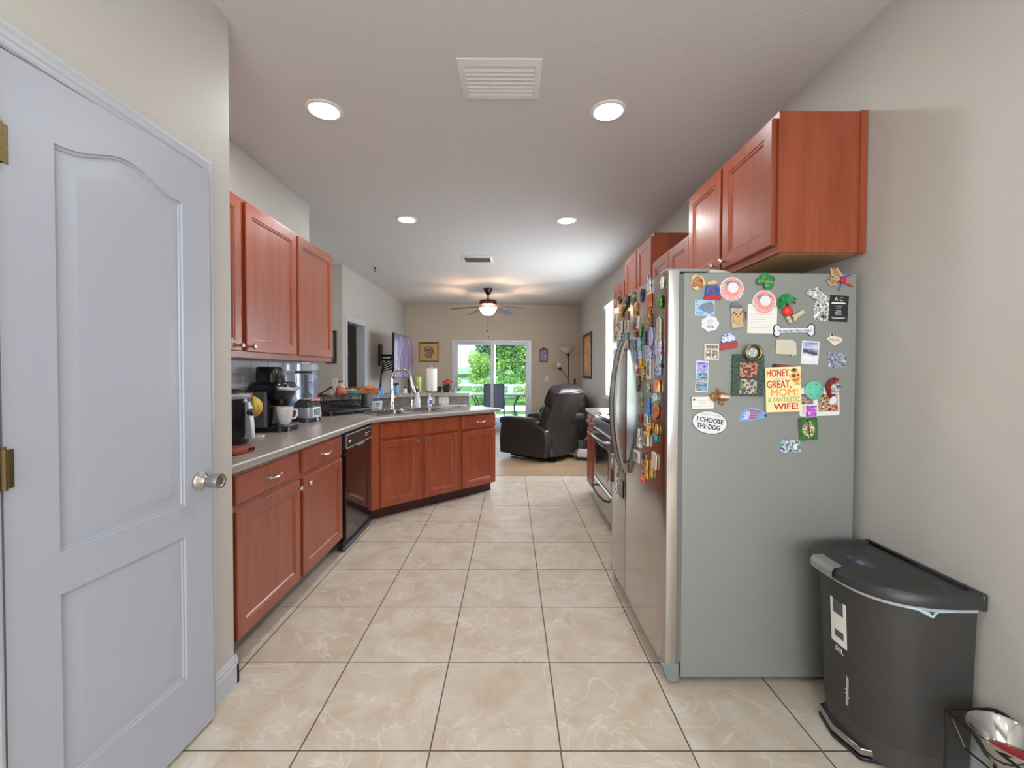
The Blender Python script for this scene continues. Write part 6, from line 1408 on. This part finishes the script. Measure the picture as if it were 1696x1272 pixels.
# ================================================================ OUTSIDE THE GLASS DOOR
GZ = -.08
struct(bx('ground', mat('grass', (92,150,58), .9, vcol=(70,124,44), vs=6, bump=1, bs=40), -90,90, 14.0,160, GZ-.2,GZ-.02))
struct(bx('patio_slab', mat('patio_concrete', (202,198,192), .8, vcol=(184,180,174), vs=3), -12,12, YF+.13,14.0, GZ-.1,GZ))
struct(bx('garden_path', mat('pale_path', (226,222,214), .8), -14,14, 15.4,17.6, GZ-.1,GZ-.01))  # near-white strip, paler than the patio slab
w = bx('pond', mat('pond_water', (206,220,226), .05), -80,-4, 42,105, GZ-.018,GZ-.005); struct(w)
MB_ = MB()
for k in range(26):
    MB_.ball((-70+k*5.6,112+3*math.sin(k*1.7),.6), (5.2,3,2.3+.8*math.sin(k*2.3)), 12)
o = MB_.build('treeline', mat('distant_green',(150,172,140),.9,vcol=(126,152,120),vs=2,bump=1,bs=6)); tag(o, 'hazy band of distant trees across the pond', 'trees', kind='stuff')
LEAFM = [mat('leaf_green_mid',(120,172,92),.6,vcol=(84,140,70),vs=3), mat('leaf_yellow_green',(200,222,128),.6,vcol=(156,196,96),vs=3), mat('leaf_blue_green',(112,152,124),.6,vcol=(84,126,106),vs=3), mat('leaf_light',(164,206,112),.6,vcol=(124,176,84),vs=3)]
BARK = mat('tree_bark',(112,96,80),.9,bump=1,bs=20)
def tree(name, label, cat, loc, R, H0, H1, n, ms, size, seed, trunk=True, group=None):
    r = random.Random(seed); t = thing(name, label, cat, loc, 0, group)
    cl = [(r.uniform(-.6,.6)*R, r.uniform(-.6,.6)*R, r.uniform(H0+.2*(H1-H0),H1-.15*(H1-H0)), r.uniform(.35,.6)*R) for _ in range(16)]
    for mi, m in enumerate(ms):
        b = MB()
        for k in range(n//len(ms)):
            c = r.choice(cl); th, ph = r.uniform(0,2*PI), math.acos(r.uniform(-1,1)); q = c[3]*r.uniform(.75,1.05)
            p = Vector((c[0]+q*math.sin(ph)*math.cos(th), c[1]+q*math.sin(ph)*math.sin(th), max(.05,c[2]+q*math.cos(ph)*min(1.2,(H1-H0)/(2*R)))))
            s = size*r.uniform(.6,1.3); u = Vector((r.uniform(-1,1),r.uniform(-1,1),r.uniform(-.5,1))).normalized(); v = u.cross(Vector((r.uniform(-1,1),r.uniform(-1,1),r.uniform(-1,1)))).normalized()*.45
            b.add([p-u*s*.5, p+v*s, p+u*s*.5, p-v*s], [(0,1,2,3)])
        b.build('foliage', m, t, smooth=0)
    if trunk:
        MB().tube([(0,0,-.02),(R*.05,0,H1*.35),(-.04,R*.05,H1*.7)], [.12*R,.09*R,.03*R], 8).build('trunk', BARK, t)
    return t
tree('broad_tree', 'big bright green bushy tree filling the right glass panel', 'tree', (.78,21.6,GZ), 2.15, .5, 5.1, 36000, [LEAFM[0],LEAFM[1],LEAFM[3]], .085, 1)
tree('broad_tree', 'dark blue-green tree behind, rising in the middle of the glass door', 'tree', (-1.15,26.5,GZ), 1.05, .8, 5.0, 15000, [LEAFM[2],LEAFM[0]], .09, 2)
tree('shrub', 'yellow-green shrub at the left in front of the dark tree', 'shrub', (-1.58,20.6,GZ), .66, .1, 2.4, 9000, [LEAFM[1],LEAFM[3]], .065, 3)
tree('shrub', 'pale lime bush low at the left edge near the pond', 'shrub', (-3.0,20.6,GZ), .6, .05, 1.1, 3400, [LEAFM[3],LEAFM[1]], .085, 4)
tree('shrub', 'low green hedge plants behind the patio table', 'shrub', (-1.0,18.5,GZ), .62, .0, .8, 5000, [LEAFM[3],LEAFM[0]], .06, 5, False)
tree('shrub', 'flowering yellow-green bush at the right behind the patio table', 'shrub', (.75,18.5,GZ), .75, .0, .95, 5000, [LEAFM[1],LEAFM[3]], .06, 6, False)
# screen enclosure: posts and rail
e = thing('screen_enclosure', 'white framed patio screen enclosure with a chair rail and posts', 'enclosure', (0,13.9,GZ))
MB().box(-8,8,-.025,.025,.92,.98).build('chair_rail', WHITE, e, bevel=.004)
MB().box(-8,8,-.025,.025,2.75,2.83).build('top_rail', WHITE, e, bevel=.004)
for x in (-5.6,-3.1,-.53,2.1,4.6): MB().box(x-.035,x+.035,-.03,.03,0,2.75).build('post', WHITE, e, bevel=.004)
# patio furniture
IR = mat('grey_cast_metal',(84,88,92),.4,.5); SL = mat('grey_sling',(112,110,122),.7,bump=.4,bs=200)
def patio_table():
    t = thing('patio_table', 'rectangular grey metal patio table with curved legs and glass top', 'table', (-.42,11.9,GZ))
    MB().prism(rrect(1.56,.95,.06), .775,.80).build('tabletop', mat('frosted_table_glass',(170,186,190),.15,.2), t, bevel=.004)
    MB().tube([(x,y,.765) for x, y in rrect(1.54,.93,.06)], .016, 8, closed=True).build('table_rim', IR, t)
    for sx in (-1,1):
        for sy in (-1,1):
            P = [(sx*(.66-.16*math.sin(PI*k/10)), sy*.36, .76-.75*k/10) for k in range(11)]
            MB().tube(P, .016, 8).build('leg', IR, t)
        s = MB().tube([(sx*.52,-.36,.36),(sx*.52,.36,.36)], .012, 8)
        for sy in (-1,1): s.tube([(sx*.52+.09*sx*math.cos(a*PI/5)*(1-a*.07), sy*.36, .18+.08*math.sin(a*PI/5)*(1-a*.07)) for a in range(9)], .010, 7)
        s.build('scroll_brace', IR, t)
patio_table()
def patio_chair(loc, rz, label):
    t = thing('patio_chair', label, 'chair', loc, rz, 'grey sling patio chairs')
    # front faces +y
    for s in (-1,1):
        MB().tube([(s*.25,-.30,1.07),(s*.25,-.24,.70),(s*.25,-.18,.44),(s*.25,-.24,.012)], .014, 8).build('rear_leg', IR, t)
        MB().tube([(s*.25,.24,.012),(s*.25,.24,.44),(s*.25,-.18,.43)], .014, 8).build('front_leg', IR, t)
        MB().tube([(s*.26,-.25,.68),(s*.28,-.05,.69),(s*.28,.16,.67),(s*.27,.22,.60),(s*.25,.24,.44)], .013, 8).build('armrest', IR, t)
    MB().tube([(-.25,-.30,1.07),(.25,-.30,1.07)], .014, 8).build('top_rail', IR, t)
    MB().prism([(-.298,1.06),(-.24,.70),(-.185,.46),(-.177,.46),(-.232,.70),(-.290,1.06)], -.24,.24, 'x').build('sling_back', SL, t, smooth=0)
    MB().prism([(-.18,.43),(.22,.44),(.22,.448),(-.18,.438)], -.24,.24, 'x').build('sling_seat', SL, t, smooth=0)
def fixp(o): return o
patio_chair((-.435,11.15,GZ), 0, 'grey sling patio chair standing with its back to the glass door')
patio_chair((1.0,11.9,GZ), PI/2, 'grey sling patio chair at the right end of the patio table')
patio_chair((-1.9,11.9,GZ), -PI/2, 'grey sling patio chair at the left end of the patio table')
t = thing('table_vase', 'small white pot of flowers on the patio table', 'flower pot', (-.02,12.0,GZ+.8002))
MB().lathe([(.05,0),(.06,.005),(.075,.10),(.07,.11)], n=18).build('pot', WPL, t)
b = MB(); r = random.Random(8)
for k in range(14): b.ball((r.uniform(-.06,.06),r.uniform(-.06,.06),r.uniform(.11,.19)), .022, 8)
b.build('blossoms', mat('white_blossom',(236,236,226),.6), t)
